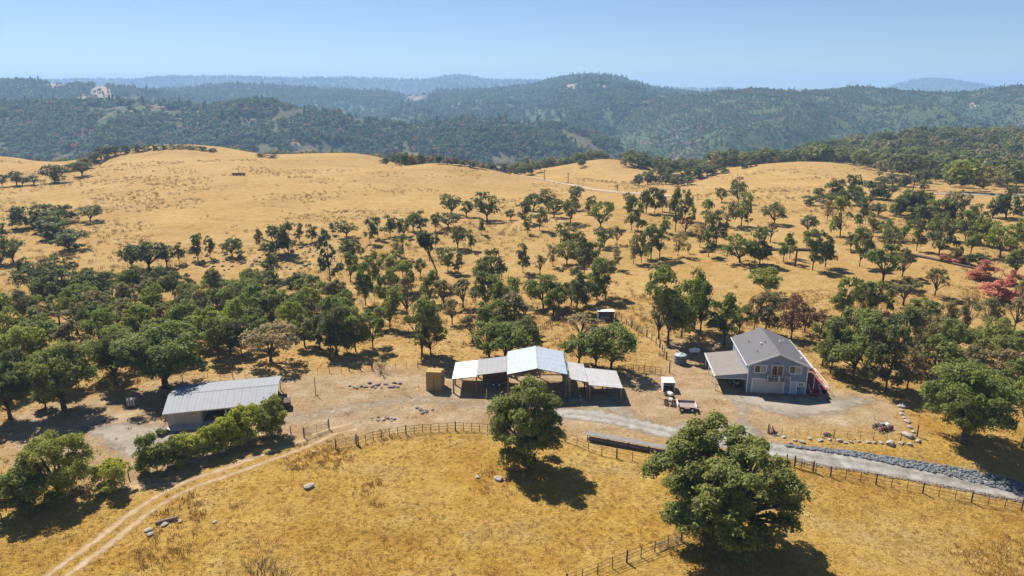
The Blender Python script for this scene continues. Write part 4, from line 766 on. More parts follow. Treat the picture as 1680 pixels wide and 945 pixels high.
# side porch: red awning above, maroon deck and steps below
aw = MB().slab([(w2+.42, .3, 4.0), (w2+1.35, .3, 3.75), (w2+1.35, 9.4, 3.75), (w2+.42, 9.4, 4.0)], .08).build('awning', M_MAROON, HO)
MB().box(w2+1.35, w2+1.42, .3, 9.4, 3.62, 3.82).build('awning_edge', M_TRIM, aw)
for y in (.45, 9.2): post(HO, w2+1.28, y, 0, 3.7, M_TRIM, .05)
dk = empty('deck', (0, 0, 0)); dk.parent = HO
for k in range(16): MB().box(w2+.03, w2+3.3, .3+k*.42, .3+k*.42+.405, .82, .90).build('plank', M_MAROON, dk)
for k in range(3): MB().box(w2+3.32, w2+3.37, .3+k*3.2, .36+k*3.2, .1, 1.75).build('railing_post', M_TRIM, dk)
MB().box(w2+3.32, w2+3.38, .3, 6.9, 1.72, 1.77).build('handrail', M_TRIM, dk); MB().box(w2+3.33, w2+3.37, .3, 6.9, 1.25, 1.28).build('handrail', M_TRIM, dk); MB().box(w2+3.3, w2+3.36, .3, 6.9, .0, .80).build('deck_skirt', M_MAROON, dk)
for k in range(5): MB().box(w2+.5, w2+1.9, .28-.3*(k+1), .28-.3*k, .62-.16*k, .68-.16*k).build('step', M_MAROON, dk)
MB().tube([(w2+.48, .28, 1.7), (w2+.48, -1.25, .85)], .035).build('handrail', M_TRIM, dk); MB().tube([(w2+1.95, .28, 1.7), (w2+1.95, -1.25, .85)], .035).build('handrail', M_TRIM, dk)
MB().box(w2+2.0, w2+3.3, .3, .35, 1.70, 1.75).build('handrail', M_TRIM, dk)
MB().box(w2+3.4, w2+4.6, -1.9, 4.0, .0, .04).build('walkway', M_CONC, HO)
# ------------------------------------------------------------------ quad bike in the carport, tank, propane tank
def wheel(par, x, y, r, w, m=M_TYRE):
    wh = MB().lathe([(r*.55, -w/2), (r*.95, -w/2), (r, -w/4), (r, w/4), (r*.95, w/2), (r*.55, w/2)], 14, (x, y, r), 'x').build('wheel', m, par, None, 0, True); MB().lathe([(.001, -w*.42), (r*.56, -w*.42), (r*.56, w*.42), (.001, w*.42)], 10, (x, y, r), 'x').build('rim', M_WHITE, wh); return wh
qd = empty('quad_bike', HO.matrix_basis @ Vector((-5.6, 2.6, 0)), .2); tag(qd, 'small quad bike parked in the shade of the carport', 'quad bike')
for sx in (-.42, .42):
    for sy in (-.6, .6): wheel(qd, sx, sy, .28, .22)
MB().prism([(-.22, .3), (.22, .3), (.25, .62), (.12, .78), (-.12, .78), (-.25, .62)], -.7, .7).build('body', M_GREYROOF, qd); MB().box(-.2, .2, -.1, .55, .78, .92).build('seat', M_TYRE, qd); MB().tube([(-.4, -.35, 1.05), (0, -.4, .98), (.4, -.35, 1.05)], .025).build('handlebar', M_TYRE, qd); MB().box(-.36, .36, -.85, -.4, .72, .76).build('rack', M_WHITE, qd)
tp_ = at(1116, 596); tk = empty('water_tank', tp_); tag(tk, 'dark green round water tank with pale domed lid', 'tank')
MB().lathe([(1.02, -.1), (1.02, .5), (1.04, .52), (1.04, .56), (1.02, .58), (1.02, 1.0), (1.04, 1.02), (1.04, 1.06), (1.02, 1.08), (1.02, 1.55)], 28).build('body', M_TANK, tk, None, 0, True); ld = MB().lathe([(1.06, 1.53), (1.06, 1.58), (.8, 1.68), (.4, 1.78), (.28, 1.79), (.28, 1.86), (.001, 1.88)], 28).build('lid', M_TANKLID, tk, None, 0, True); MB().lathe([(.16, 1.86), (.16, 1.93), (.001, 1.94)], 12).build('hatch', M_WHITE, ld)
pp_ = at(1139, 581); pt = empty('propane_tank', pp_, .1); tag(pt, 'white horizontal propane tank behind the round water tank', 'tank')
MB().lathe([(.001, -1.0), (.25, -.96), (.40, -.82), (.44, -.65), (.44, .65), (.40, .82), (.25, .96), (.001, 1.0)], 18, (0, 0, .72), 'x').build('body', M_WHITE, pt, None, 0, True); MB().lathe([(.16, 1.12), (.16, 1.26), (.10, 1.32), (.001, 1.33)], 12).build('dome', M_WHITE, pt)
for x in (-.6, .6): MB().box(x-.06, x+.06, -.3, .3, -.05, .40).build('foot', M_CONC, pt)
# ------------------------------------------------------------------ pole barn
BA = empty('pole_barn', (0, 0, 0)); tag(BA, 'long open pole barn of five stepped metal roofs', 'barn')
def gz(x, y): return h1(x, y)
cx0, cx1, cxm = -.75, 8.37, 3.75; yf, yb = 95.4, 104.8
roof_panels(BA, (cx0, yb, 4.1), (cx0, yf, 4.1), (cxm, yf, 5.05), (cxm, yb, 5.05), 10, M_GALV); roof_panels(BA, (cx1, yf, 4.1), (cx1, yb, 4.1), (cxm, yb, 5.05), (cxm, yf, 5.05), 10, M_GALV)
MB().slab([(cxm-.2, yf-.02, 5.06), (cxm, yf-.02, 5.12), (cxm, yb+.02, 5.12), (cxm-.2, yb+.02, 5.06)], .02).slab([(cxm, yf-.02, 5.12), (cxm+.2, yf-.02, 5.06), (cxm+.2, yb+.02, 5.06), (cxm, yb+.02, 5.12)], .02).build('ridge_cap', M_GALV, BA)
secs = [(-5.5, 3.15, -.8, 3.75, 97.3, 103.7, M_GREYROOF, 6), (-9.25, 2.5, -5.45, 2.95, 97.3, 104.0, M_WHITEROOF, 5), (8.85, 3.5, 11.5, 3.0, 95.0, 102.0, M_LEANROOF, 4), (11.55, 2.85, 16.65, 2.3, 94.3, 101.0, M_LEANROOF, 7)]
for (x0, z0, x1, z1, y0, y1, m, n) in secs:
    roof_panels(BA, (x0, y0, z0), (x1, y0, z1), (x1, y1, z1), (x0, y1, z0), n, m)
    for y in (y0+.25, y1-.25): beam(BA, (x0+.05, y, z0-.14), (x1-.05, y, z1-.14), M_TIMBER, .09)
for (x, ys, z) in [(-9.05, (97.5, 100.6, 103.7), 2.45), (-5.5, (97.6, 103.5), 2.9), (-.6, (95.7, 97.6, 101.5, 104.5), 3.9), (8.2, (95.7, 98.5, 101.5, 104.5), 3.95), (8.75, (95.3, 98.5, 101.8), 3.35), (11.35, (95.2, 98.5, 101.7), 2.85), (11.72, (94.6, 97.8, 100.8), 2.7), (16.45, (94.6, 97.8, 100.7), 2.2), (3.7, (104.5,), 4.8), (14.1, (97.8, 100.8), 2.45)]:
    for y in ys: post(BA, x, y, gz(x, y)-.3, z, M_TIMBER, .11)
for y in (yf+.2, yb-.3):
    beam(BA, (cx0+.1, y, 3.95), (cx1-.1, y, 3.95), M_TIMBER, .09); beam(BA, (cx0+.1, y, 4.0), (cxm, y, 4.92), M_TIMBER, .07, 'rafter'); beam(BA, (cx1-.1, y, 4.0), (cxm, y, 4.92), M_TIMBER, .07, 'rafter')
    for k in range(1, 8):
        x = cx0+(cx1-cx0)*k/8; zt = 4.0+.92*(1-abs(x-cxm)/(cxm-cx0)); beam(BA, (x, y, 3.95), (x+(.5 if x < cxm else -.5), y, min(4.9, zt+.05)), M_TIMBER, .04, 'truss_web')
for k in range(12): y = 95.5+k*.765; MB().box(8.5, 8.54+.02*(k % 2), y, y+.755, 1.6, 4.04).build('siding_panel', M_BLUE, BA)
def stock_trailer(p, rz, lab):
    t = empty('stock_trailer', p, rz); tag(t, lab, 'trailer')
    for k in range(5): MB().box(-2, 2, -.95-.02, -.9, .6+k*.32, .82+k*.32).build('slat', M_RUST, t); MB().box(-2, 2, .9, .95, .6+k*.32, .82+k*.32).build('slat', M_RUST, t)
    MB().box(-2, 2, -.95, .95, .45, .58).build('floor', M_PLANK, t); MB().box(-2.05, 2.05, -1, 1, 2.2, 2.26).build('roof', M_RUST, t); MB().box(-2.05, -1.98, -.95, .95, .6, 2.2).build('front_panel', M_RUST, t); MB().tube([(-2, 0, .5), (-3.1, 0, .5)], .06).build('drawbar', M_RUST, t)
    for x in (-.45, .45):
        for y in (-1.05, 1.05): w = wheel(t, 0, 0, .34, .2); w.rotation_euler = (0, 0, math.pi/2); w.location = (x, y, 0)
    return t
stock_trailer(Vector((-2.6, 101.0, gz(-2.6, 101))), .1, 'rusty slatted stock trailer parked under the grey barn roof')
# hay stack
HP = [MB().box(-.585, .585, -.405, .405, 0, .385).mesh('hay_bale') for _ in range(2)]
for me, m in zip(HP, (M_HAY, M_HAY2)):
    for v in me.vertices: v.co *= 1+RND.uniform(-.03, .03)
    me.materials.append(m)
hp = at(713, 641); hz = 0
for lay in range(8):
    for i in range(2):
        for j in range(3 if lay < 7 else 2):
            a = -.12; x, y = (i-.5)*1.22, (j-.4)*.86; o = mesh_obj('hay_bale', RND.choice(HP), None, None, hp+Vector((x*math.cos(a)-y*math.sin(a)+RND.uniform(-.04, .04), x*math.sin(a)+y*math.cos(a)+.6+RND.uniform(-.04, .04), lay*.402)), a+RND.uniform(-.03, .03))
            tag(o, 'straw coloured hay bale in the square stack beside the pole barn', 'hay bale', 'bales of the square hay stack')
# ------------------------------------------------------------------ metal shed behind the hedge
A_, B_, C_ = at_z(266, 679, 2.35), at_z(452, 660, 2.35), at_z(297.4, 632, 2.35); ang = math.atan2(B_.y-A_.y, B_.x-A_.x); LN = (B_-A_).length+.2
ux_ = Vector((math.cos(ang), math.sin(ang), 0)); uy_ = Vector((-math.sin(ang), math.cos(ang), 0)); DP_ = (C_-A_).dot(uy_); RD = DP_*.44
SH = empty('metal_shed', (A_.x, A_.y, 0), ang); tag(SH, 'long low shed with pale grey metal gable roof and open front', 'shed')
ns = 15
roof_panels(SH, (0, 0, 2.35), (LN, 0, 2.35), (LN, RD, 3.25), (0, RD, 3.25), ns, M_SHEDROOF); roof_panels(SH, (LN, DP_, 2.35), (0, DP_, 2.35), (0, RD, 3.25), (LN, RD, 3.25), ns, M_SHEDROOF)
MB().slab([(-.02, RD-.15, 3.24), (LN+.02, RD-.15, 3.24), (LN+.02, RD, 3.31), (-.02, RD, 3.31)], .02).slab([(-.02, RD, 3.31), (LN+.02, RD, 3.31), (LN+.02, RD+.15, 3.24), (-.02, RD+.15, 3.24)], .02).build('ridge_cap', M_SHEDROOF, SH)
MB().box(0, LN, -.06, -.0, 2.16, 2.34).build('fascia', M_TRIM, SH)
for k in range(4): MB().box(.45+k*1.08, .45+k*1.08+1.06, .55+.012*(k % 2), .62, -.2, 2.3).build('wall_panel', M_WALLBOARD, SH)
MB().add([(.42, .6, -.2), (.42, DP_-.4, -.2), (.42, DP_-.4, 2.3), (.42, RD, 3.12), (.42, .6, 2.3), (.36, .6, -.2), (.36, DP_-.4, -.2), (.36, DP_-.4, 2.3), (.36, RD, 3.12), (.36, .6, 2.3)], [(0, 1, 2, 3, 4), (9, 8, 7, 6, 5), (0, 4, 9, 5), (1, 6, 7, 2), (2, 7, 8, 3), (3, 8, 9, 4)]).build('end_wall', M_WALLBOARD, SH)
for k in range(9): MB().box(.5+k*1.55, .5+k*1.55+1.53, DP_-.45+.012*(k % 2), DP_-.38, -.2, 2.25).build('back_panel', M_WALLBOARD, SH)
MB().box(4.78, 4.86, .6, 6.4, -.2, 2.4).build('partition', M_WALLBOARD, SH)
for x in (8.1, 11.5, LN-.3):
    for y in (.35, RD, DP_-.35): post(SH, x, y, -.3, 2.25 if y != RD else 3.1, M_TRIM, .07)
MB().box(.3, LN-.2, -.9, 1.2, -.05, .04).build('apron', M_CONC, SH)
def corral_panel(par, x0, x1, y, h=1.3, n=5, m=M_WHITE, name='corral_panel'):
    mb = MB().tube([(x0, y, 0), (x0, y, h)], .035).tube([(x1, y, 0), (x1, y, h)], .035)
    for k in range(n): mb.tube([(x0, y, .2+k*(h-.2)/(n-1)), (x1, y, .2+k*(h-.2)/(n-1))], .025)
    return mb
cpn = corral_panel(None, 0, 2.6, 0, 1.4, 4).build('livestock_hurdle', M_WHITE, None, A_+ux_*8.8+uy_*1.6-Vector((0, 0, A_.z)), ang); tag(cpn, 'white pipe corral panel standing inside the open shed', 'hurdle')
MB().box(LN+.1, LN+1.5, 2.2, 3.9, -.1, 1.1).box(LN+.05, LN+1.55, 2.15, 3.95, 1.1, 1.16).build('lean_to_bin', M_DARKTIMBER, SH)
# ------------------------------------------------------------------ small shelters
sp_ = at(993, 524); S1 = empty('animal_shelter', sp_); tag(S1, 'small open fronted animal shelter with white roof in the paddock corner', 'shelter')
MB().slab([(-1.75, -1.35, 2.15), (1.75, -1.35, 2.15), (1.75, 1.3, 1.75), (-1.75, 1.3, 1.75)], .07).build('roof', M_WHITEROOF, S1); MB().box(-1.6, 1.6, 1.1, 1.18, -.2, 1.76).build('back_wall', M_PLANK, S1)
for s in (-1, 1): MB().prism([(-1.15, -.2), (1.1, -.2), (1.1, 1.72), (-1.15, 2.05)], s*1.6-.04, s*1.6+.04).build('side_wall', M_WALLBOARD, S1).rotation_euler = (0, 0, 0)
for o in [c for c in S1.children if c.name.startswith('side_wall')]:
    for v in o.data.vertices: v.co.x, v.co.y = v.co.y, v.co.x
    o.data.flip_normals()
MB().box(-.9, .9, .2, .8, -.05, .45).build('trough', M_WHITE, S1)
wp_ = at(1097, 643); S2 = empty('loafing_hutch', wp_, -.06); tag(S2, 'narrow white hutch with open dark front beside the drive', 'hutch')
MB().slab([(-.95, -.1, 1.62), (.95, -.1, 1.62), (.95, 2.4, 1.5), (-.95, 2.4, 1.5)], .05).build('roof', M_WHITEROOF, S2); MB().box(-.9, -.84, 0, 2.3, -.2, 1.52).build('side_wall', M_WHITE, S2); MB().box(.84, .9, 0, 2.3, -.2, 1.52).build('side_wall', M_WHITE, S2); MB().box(-.84, .84, 2.24, 2.3, -.2, 1.5).build('back_wall', M_WHITE, S2)
# long low feed shelter beside the driveway fence
f0, f1 = at(961, 722), at(1112, 750); fa = math.atan2(f1.y-f0.y, f1.x-f0.x); FL = (f1-f0).length; FS = empty('feed_shelter', f0, fa); tag(FS, 'long low flat roofed feed shelter on posts along the driveway', 'shelter')
nfp = 9; sl_ = (f1.z-f0.z)/FL
for k in range(nfp):
    a, b = k*FL/nfp, (k+1)*FL/nfp-.02; MB().slab([(a, -.25, .95+sl_*a), (b, -.25, .95+sl_*b), (b, .75, 1.02+sl_*b), (a, .75, 1.02+sl_*a)], .04).build('roof_panel', M_CARROOF, FS)
    if k % 2 == 0:
        for y in (-.18, .66): post(FS, a+.3, y, sl_*a-.3, .93+sl_*a, M_DARKTIMBER, .05)
    if k < nfp-1: MB().box(a+.3, b+.3, .05, .5, sl_*a+.1, sl_*a+.4).build('trough', M_PLANK, FS)
# ------------------------------------------------------------------ flatbed, implements, junk
fp = at(1126, 673); FB = empty('flatbed_trailer', fp, -.12); tag(FB, 'old flatbed trailer with plank deck and white headboard', 'trailer')
for k in range(8): MB().box(-1.25+k*.315, -1.25+k*.315+.30, -.75, 1.05, .75, .82).build('plank', M_PLANK, FB)
MB().box(-1.36, -1.28, -.8, 1.1, .72, 1.25).build('headboard', M_WHITE, FB); MB().box(1.28, 1.36, -.8, 1.1, .70, .98).build('tailboard', M_WHITE, FB); MB().box(-1.28, 1.28, .99, 1.05, .82, 1.15).build('side_board', M_PLANK, FB)
MB().tube([(-1.2, .1, .6), (1.9, .1, .55)], .07, 5).build('frame', M_RUST, FB); MB().tube([(1.2, .6, .6), (2.0, .1, .5)], .05, 5).build('drawbar', M_RUST, FB)
for x in (-.75, .75):
    for y in (-.7, .95): w = wheel(FB, 0, 0, .36, .2); w.rotation_euler = (0, 0, math.pi/2); w.location = (x, y, 0)
mw = at(1098, 650); ck = empty('ride_on_mower', mw, .5); tag(ck, 'white and rust mower parked before the narrow hutch', 'mower')
MB().prism([(-.3, .3), (.3, .3), (.3, .6), (.2, .75), (-.2, .75), (-.3, .6)], -.6, .2).build('bonnet', M_WHITE, ck); MB().box(-.25, .25, .3, .7, .45, .6).build('seat', M_TYRE, ck); MB().box(-.28, .28, -.6, .75, .25, .3).build('deck', M_RUST, ck)
for sx in (-.38, .38): wheel(ck, sx, -.45, .2, .14); wheel(ck, sx, .5, .28, .2)
def harrow(p, rz, lab, n=6, w=2.6):
    e = empty('disc_harrow', p, rz); tag(e, lab, 'implement')
    for y in (-.55, .55):
        MB().tube([(-w/2, y, .55), (w/2, y, .55)], .06, 5).build('beam', M_RUST, e)
        for k in range(n): x = -w/2+w*(k+.5)/n; MB().lathe([(.001, -.05), (.15, -.04), (.32, .03), (.32, .05), (.15, -.02), (.001, -.03)], 12, (x, y, .31), 'x').build('disc', M_RUST if k % 3 else M_PLANK, e)
    for x in (-w*.35, 0, w*.35): MB().tube([(x, -.6, .6), (x*.6, .9, .7)], .05, 5).build('strut', M_RUST, e)
    MB().tube([(0, .9, .7), (.3, 1.9, .8)], .05, 5).build('hitch', M_RUST, e); MB().box(-.4, .2, -.2, .3, .6, .9).build('weight_box', M_PLANK, e); MB().box(.35, .9, -.3, .2, .6, .75).build('weight_box', M_WHITE, e)
    return e
harrow(at(1447, 704), .35, 'rusty disc harrow on the dirt inside the row of stones'); harrow(at(1099, 664), 1.3, 'rusty implement in the weeds beside the flatbed trailer', 4, 1.5)
gp = at(1266, 710); GD = empty('old_grader', gp, .3); tag(GD, 'rusty upright implement at the corner post of the stone row', 'implement')
MB().tube([(-.6, 0, -.2), (-.6, 0, 1.35)], .09, 5).build('upright', M_DARKTIMBER, GD)
for k in range(4): MB().tube([(-.3, -.3, .2+k*.28), (.55-.1*k, .25, .25+k*.25)], .06, 5).build('bar', M_RUST, GD)
MB().box(-.5, .8, -.3, .3, .0, .15).build('skid', M_RUST, GD); wheel(GD, .2, .1, .3, .1, M_RUST)
rd = at(217, 666); RB = empty('round_bale', rd, .4); tag(RB, 'pale brown round bale lying at the foot of the woodland bank', 'bale')
MB().lathe([(.001, -.62), (.55, -.62), (.68, -.55), (.70, 0), (.68, .55), (.55, .62), (.001, .62)], 20, (0, 0, .68), 'x').build('roll', M_PLANK, RB, None, 0, True)
for x in (-.35, 0, .35): MB().lathe([(.702, x-.03), (.715, x), (.702, x+.03)], 20, (0, 0, .68), 'x').build('twine_band', M_WHITE, RB)
# ------------------------------------------------------------------ fences
def fence(name, label, pts, gap, h, rails, post_m, rail_m, pr=.05, rr=.03, big_every=0, n_side=5, cat='fence'):
    w = P(*pts); ln = [(b-a).length for a, b in zip(w[:-1], w[1:])]; tot = sum(ln); n = max(2, round(tot/gap)+1); base = []
    for k in range(n):
        d = tot*k/(n-1); i = 0
        while i < len(ln)-1 and d > ln[i]: d -= ln[i]; i += 1
        q = w[i].lerp(w[i+1], min(1, d/ln[i])); base.append(Vector((q.x, q.y, h1(q.x, q.y))))
    e = empty(name, base[0]); tag(e, label, cat); o0 = base[0]
    for k, b in enumerate(base):
        r_ = pr*(1.9 if big_every and k % big_every == 0 else 1); hh = h*(1.12 if big_every and k % big_every == 0 else 1)
        jx, jy = RND.uniform(-.03, .03), RND.uniform(-.03, .03)
        MB().tube([b-o0-Vector((0, 0, .3)), b-o0+Vector((jx, jy, hh))], [r_, r_*.92], n_side).build('post', post_m if not (big_every and k % big_every == 0) else M_DARKTIMBER, e)
    for z in rails: MB().tube([b-o0+Vector((0, 0, z)) for b in base], rr, 4).build('rail', rail_m, e)
    return e
fence('pipe_fence', 'brown pipe rail fence curving along the pasture below the gravel lane', [(588, 731), (615, 721), (660, 713), (700, 709), (755, 706), (800, 709), (838, 715)], 1.15, 1.25, (.35, .75, 1.2), M_PIPE, M_PIPE, .05, .028, 6)
fence('pipe_fence', 'brown pipe fence between the rounded oak and the feed shelter', [(905, 717), (928, 724), (950, 732), (974, 744), (1000, 750), (1045, 757), (1090, 765)], 1.9, 1.25, (.35, .8, 1.2), M_PIPE, M_PIPE, .05, .022, 5)
fence('pipe_fence', 'long brown pipe fence running beside the gravel driveway', [(1290, 762), (1318, 769), (1358, 781), (1411, 790), (1450, 797), (1500, 806), (1560, 818), (1620, 828), (1690, 840), (1760, 852)], 1.75, 1.3, (.3, .75, 1.25), M_PIPE, M_PIPE, .05, .026, 3)
fence('pipe_fence', 'pipe fence in the pasture leading to the largest oak', [(930, 962), (975, 944), (1020, 926), (1065, 909), (1105, 893), (1140, 882)], 1.7, 1.3, (.4, .8, 1.25), M_PIPE, M_PIPE, .055, .03, 4)
fence('wire_fence', 'wire fence of thin posts behind the metal shed and hay', [(300, 626), (360, 622), (440, 616), (516, 613), (560, 611)], 1.9, 1.15, (.4, .75, 1.1), M_PIPE, M_WIRE, .032, .008, 4)
fence('wire_fence', 'wire fence of thin posts running toward the hay stack', [(612, 609), (650, 606), (684, 603), (740, 601)], 1.9, 1.15, (.4, .75, 1.1), M_PIPE, M_WIRE, .032, .008, 4)
fence('post_and_rail_fence', 'short dark timber fence with one top rail behind the rubble', [(573, 609), (610, 606)], 1.6, 1.3, (1.2,), M_DARKTIMBER, M_DARKTIMBER, .10, .06)
fence('post_fence', 'close set dark timber fence climbing to the animal shelter', [(874, 552), (893, 540), (916, 526)], .85, 1.4, (.5, 1.1), M_DARKTIMBER, M_DARKTIMBER, .07, .03)
fence('wire_fence', 'timber post and wire fence falling from the animal shelter to the tank', [(1010, 524), (1030, 534), (1052, 547), (1074, 562), (1085, 573), (1093, 590)], 1.9, 1.35, (.4, .8, 1.2), M_DARKTIMBER, M_WIRE, .07, .012, 3)
fence('corral_fence', 'brown pipe corral fence between the barn and the tank', [(1030, 609), (1055, 611), (1084, 614)], .9, 1.3, (.25, .55, .85, 1.2), M_PIPE, M_PIPE, .05, .03)
fence('wire_fence', 'thin wire fence with a few stout posts behind the stone row', [(1262, 712), (1280, 713), (1341, 716), (1404, 720), (1450, 722), (1500, 727)], 1.7, 1.1, (.5, 1.0), M_PIPE, M_WIRE, .03, .008, 5)
fence('wire_fence', 'pale wire fence along the foot of the hedge', [(302, 768), (345, 752), (390, 737), (425, 724)], 2.4, 1.15, (.55, 1.1), M_PIPE, M_WIRELIGHT, .04, .018)
fence('wire_fence', 'pale wire fence along the garden trees', [(4, 858), (60, 838), (130, 812), (212, 786)], 2.6, 1.2, (.55, 1.1), M_DARKTIMBER, M_WIRELIGHT, .07, .016)
def gate(pa, pb, lab, h=1.3):
    a, b = at(*pa), at(*pb); g = empty('pipe_gate', a, math.atan2(b.y-a.y, b.x-a.x)); L_ = math.hypot(b.x-a.x, b.y-a.y); tag(g, lab, 'gate'); dz = b.z-a.z
    for x in (0, L_): MB().tube([(x, 0, dz*x/L_-.3), (x, 0, h*1.2+dz*x/L_)], .09, 6).build('gate_post', M_DARKTIMBER, g)
    for k in range(6): z = .25+k*(h-.25)/5; MB().tube([(.12, 0, z), (L_-.12, 0, z+dz)], .025, 5).build('rail', M_PIPE, g)
    for f in (.05, .5, .95): MB().tube([(L_*f, 0, .2+dz*f), (L_*f, 0, h+dz*f)], .03, 5).build('upright', M_PIPE, g)
gate((551, 737), (585, 730), 'brown pipe gate at the end of the curving pasture fence'); gate((499, 718), (540, 704), 'brown pipe gate beside the dirt track near the shed tree'); gate((1303, 766), (1334, 774), 'dense barred pipe gate in the driveway fence beside the largest oak')
pl = empty('pipe_panel_stack', at(1082, 906), .42); tag(pl, 'stack of blue grey pipe panels leaning on the pasture fence', 'panels')
for k in range(6): MB().tube([(0, .1*k, .12+.12*k), (3.2, .1*k+.1, .10+.12*k)], .035, 5).build('pipe', M_GREYROOF, pl)
def lone_post(px, py, h, lab, r=.07, arm=False):
    p = at(px, py); e = empty('fence_post', p); tag(e, lab, 'post'); MB().tube([(0, 0, -.3), (.02, 0, h)], [r, r*.9], 6).build('shaft', M_DARKTIMBER, e)
    MB().lathe([(r*1.15, h), (r*1.15, h+.04), (.001, h+.06)], 6).build('cap', M_RUST, e)
    if arm: MB().tube([(0, 0, .15), (.5, -.3, .02)], .04, 5).build('brace', M_DARKTIMBER, e)
    return e
lone_post(518, 648, 3.0, 'tall slim dark post with a brace by the rubble line', .06, True); lone_post(477, 711, 1.1, 'short dark post beside the round shed tree'); lone_post(23, 713, 1.0, 'short dark post on the dirt bank by the woodland')
lone_post(1504, 716, 1.6, 'stout post at the corner of the stone row', .1); lone_post(1098, 612, 1.9, 'leaning dark post by the round water tank', .1)
def upole(px, py, h_px, lab):
    p = at(px, py); h = at_y(px, py-h_px, p.y).z-p.z; e = empty('utility_pole', p); tag(e, lab, 'pole'); MB().tube([(0, 0, -.5), (0, 0, h)], [.22, .16], 6).build('pole', M_DARKTIMBER, e); MB().box(-1.1, 1.1, -.08, .08, h-.8, h-.62).build('crossarm', M_DARKTIMBER, e)
    for x in (-1, 0, 1): MB().lathe([(.06, h-.62), (.08, h-.5), (.001, h-.4)], 6, (x, 0, 0)).build('insulator', M_WHITE, e)
upole(893, 294, 16, 'wooden utility pole on the upper bend of the far dirt road'); upole(932, 301, 18, 'wooden utility pole beside the far dirt road midway'); upole(1013, 314, 12, 'small wooden pole by the lower end of the far dirt road'); upole(1112, 320, 16, 'wooden pole among oaks on the knoll'); upole(1497, 318, 24, 'wooden utility pole in the clearing above the thicket')
# cattle feeder and cattle on the bare hill
cf = at(392, 288); CF = empty('cattle_feeder', cf); tag(CF, 'dark cattle feeder with a pole on the bare hill', 'feeder'); MB().box(-3, 3, -.7, .7, .3, 1.3).build('rack', M_DARKTIMBER, CF)
for x in (-2.6, -.9, .9, 2.6): MB().box(x-.12, x+.12, -.6, .6, -.1, .3).build('leg', M_DARKTIMBER, CF)
MB().tube([(0, 0, 1.3), (0, 0, 5.0)], .08, 5).build('pole', M_DARKTIMBER, CF)
# ------------------------------------------------------------------ far ranch buildings
def far_house(px, py, w, d, h, lab, rm, wm, rz=0.0):
    p = at(px, py); e = empty('ranch_building', p, rz); tag(e, lab, 'building'); MB().box(-w/2, w/2, -d/2, d/2, -1.5, h).build('wall', wm, e); r = h+.16*d
    MB().slab([(-w/2-.4, -d/2-.4, h), (w/2+.4, -d/2-.4, h), (w/2+.4, 0, r), (-w/2-.4, 0, r)], .12).build('roof', rm, e); MB().slab([(w/2+.4, d/2+.4, h), (-w/2-.4, d/2+.4, h), (-w/2-.4, 0, r), (w/2+.4, 0, r)], .12).build('roof', rm, e)
    for k in range(3): x = -w/2+w*(k+.5)/3; MB().box(x-.7, x+.7, -d/2-.05, -d/2+.02, .9, 2.1).build('window', M_GLASS, e)
    MB().box(-w*.33-.45, -w*.33+.45, -d/2-.04, -d/2+.02, -.1, .85).build('door', M_DOOR, e); return e
far_house(1497, 273, 16, 12, 4.2, 'long white roofed ranch building above the oak thicket', M_WHITEROOF, M_WALLBOARD, .1); far_house(1420, 240, 22, 13, 4.5, 'pale roofed building far up in the wooded rise', M_WHITEROOF, M_WALLBOARD); far_house(822, 280, 7, 5, 2.4, 'small pale cottage behind the central golden hill', M_CARROOF, M_WALLBOARD)
# ------------------------------------------------------------------ stones, rubble, riprap, logs
def rock_mesh(seed, rough=.35):
    import bmesh
    bm = bmesh.new(); bmesh.ops.create_icosphere(bm, subdivisions=2, radius=1.0); R = random.Random(seed); off = Vector((R.uniform(-9, 9), R.uniform(-9, 9), R.uniform(-9, 9)))
    for v in bm.verts:
        n = mnoise.noise(v.co*.9+off)*rough*1.4+mnoise.noise(v.co*2.3+off)*rough*.6; v.co *= 1+n; v.co.z *= .72; v.co.x *= 1.25
        for ax in range(3): v.co[ax] = max(-.92, min(.92, v.co[ax]))
    me = bpy.data.meshes.new('stone'); bm.to_mesh(me); bm.free(); return me
RMP = [rock_mesh(k) for k in range(6)]; RMD = [rock_mesh(20+k) for k in range(5)]
for m_ in RMP: m_.materials.append(M_STONE)
for m_ in RMD: m_.materials.append(M_STONE2)
def stone(px, py, wpx, lab, grp=None, dark=False, flat=.7):
    p = at(px, py); r = wpx/ppm(p)/2; o = mesh_obj('stone', RND.choice(RMD if dark else RMP), None, None, p+Vector((0, 0, r*.25)), RND.random()*6.28); o.scale = (r, r*RND.uniform(.65, .95), r*flat*RND.uniform(.7, 1.1)); return tag(o, lab, 'stone', grp)
for (x, y, w) in [(1304, 723, 8), (1316, 726, 11), (1328, 720, 9), (1345, 723, 10), (1361, 722, 8), (1378, 724, 11), (1387, 727, 7), (1396, 726, 8), (1409, 725, 7), (1424, 726, 8), (1434, 727, 7), (1445, 727, 9), (1461, 729, 17), (1478, 728, 10), (1493, 730, 10), (1506, 725, 10), (1286, 718, 9), (1275, 714, 7), (1296, 727, 7)]: stone(x, y, w, 'rough boulder in the long stone row above the driveway', 'boulders of the long stone row')
for (x, y, w) in [(1482, 668, 15), (1478, 674, 9), (1479, 680, 9), (1483, 686, 8), (1488, 693, 11), (1493, 702, 9), (1498, 709, 9), (1489, 716, 18), (1474, 667, 8)]: stone(x, y, w, 'pale boulder in the short stone row edging the yard', 'boulders of the short stone row')
RU = random.Random(3)
for k in range(22): x = 575+k*4+RU.uniform(-2, 2); stone(x, 634-(x-575)*.02+RU.uniform(-5, 4), RU.uniform(3, 9), 'dark stone in the rubble line above the gravel lane', 'stones of the upper rubble line', True)
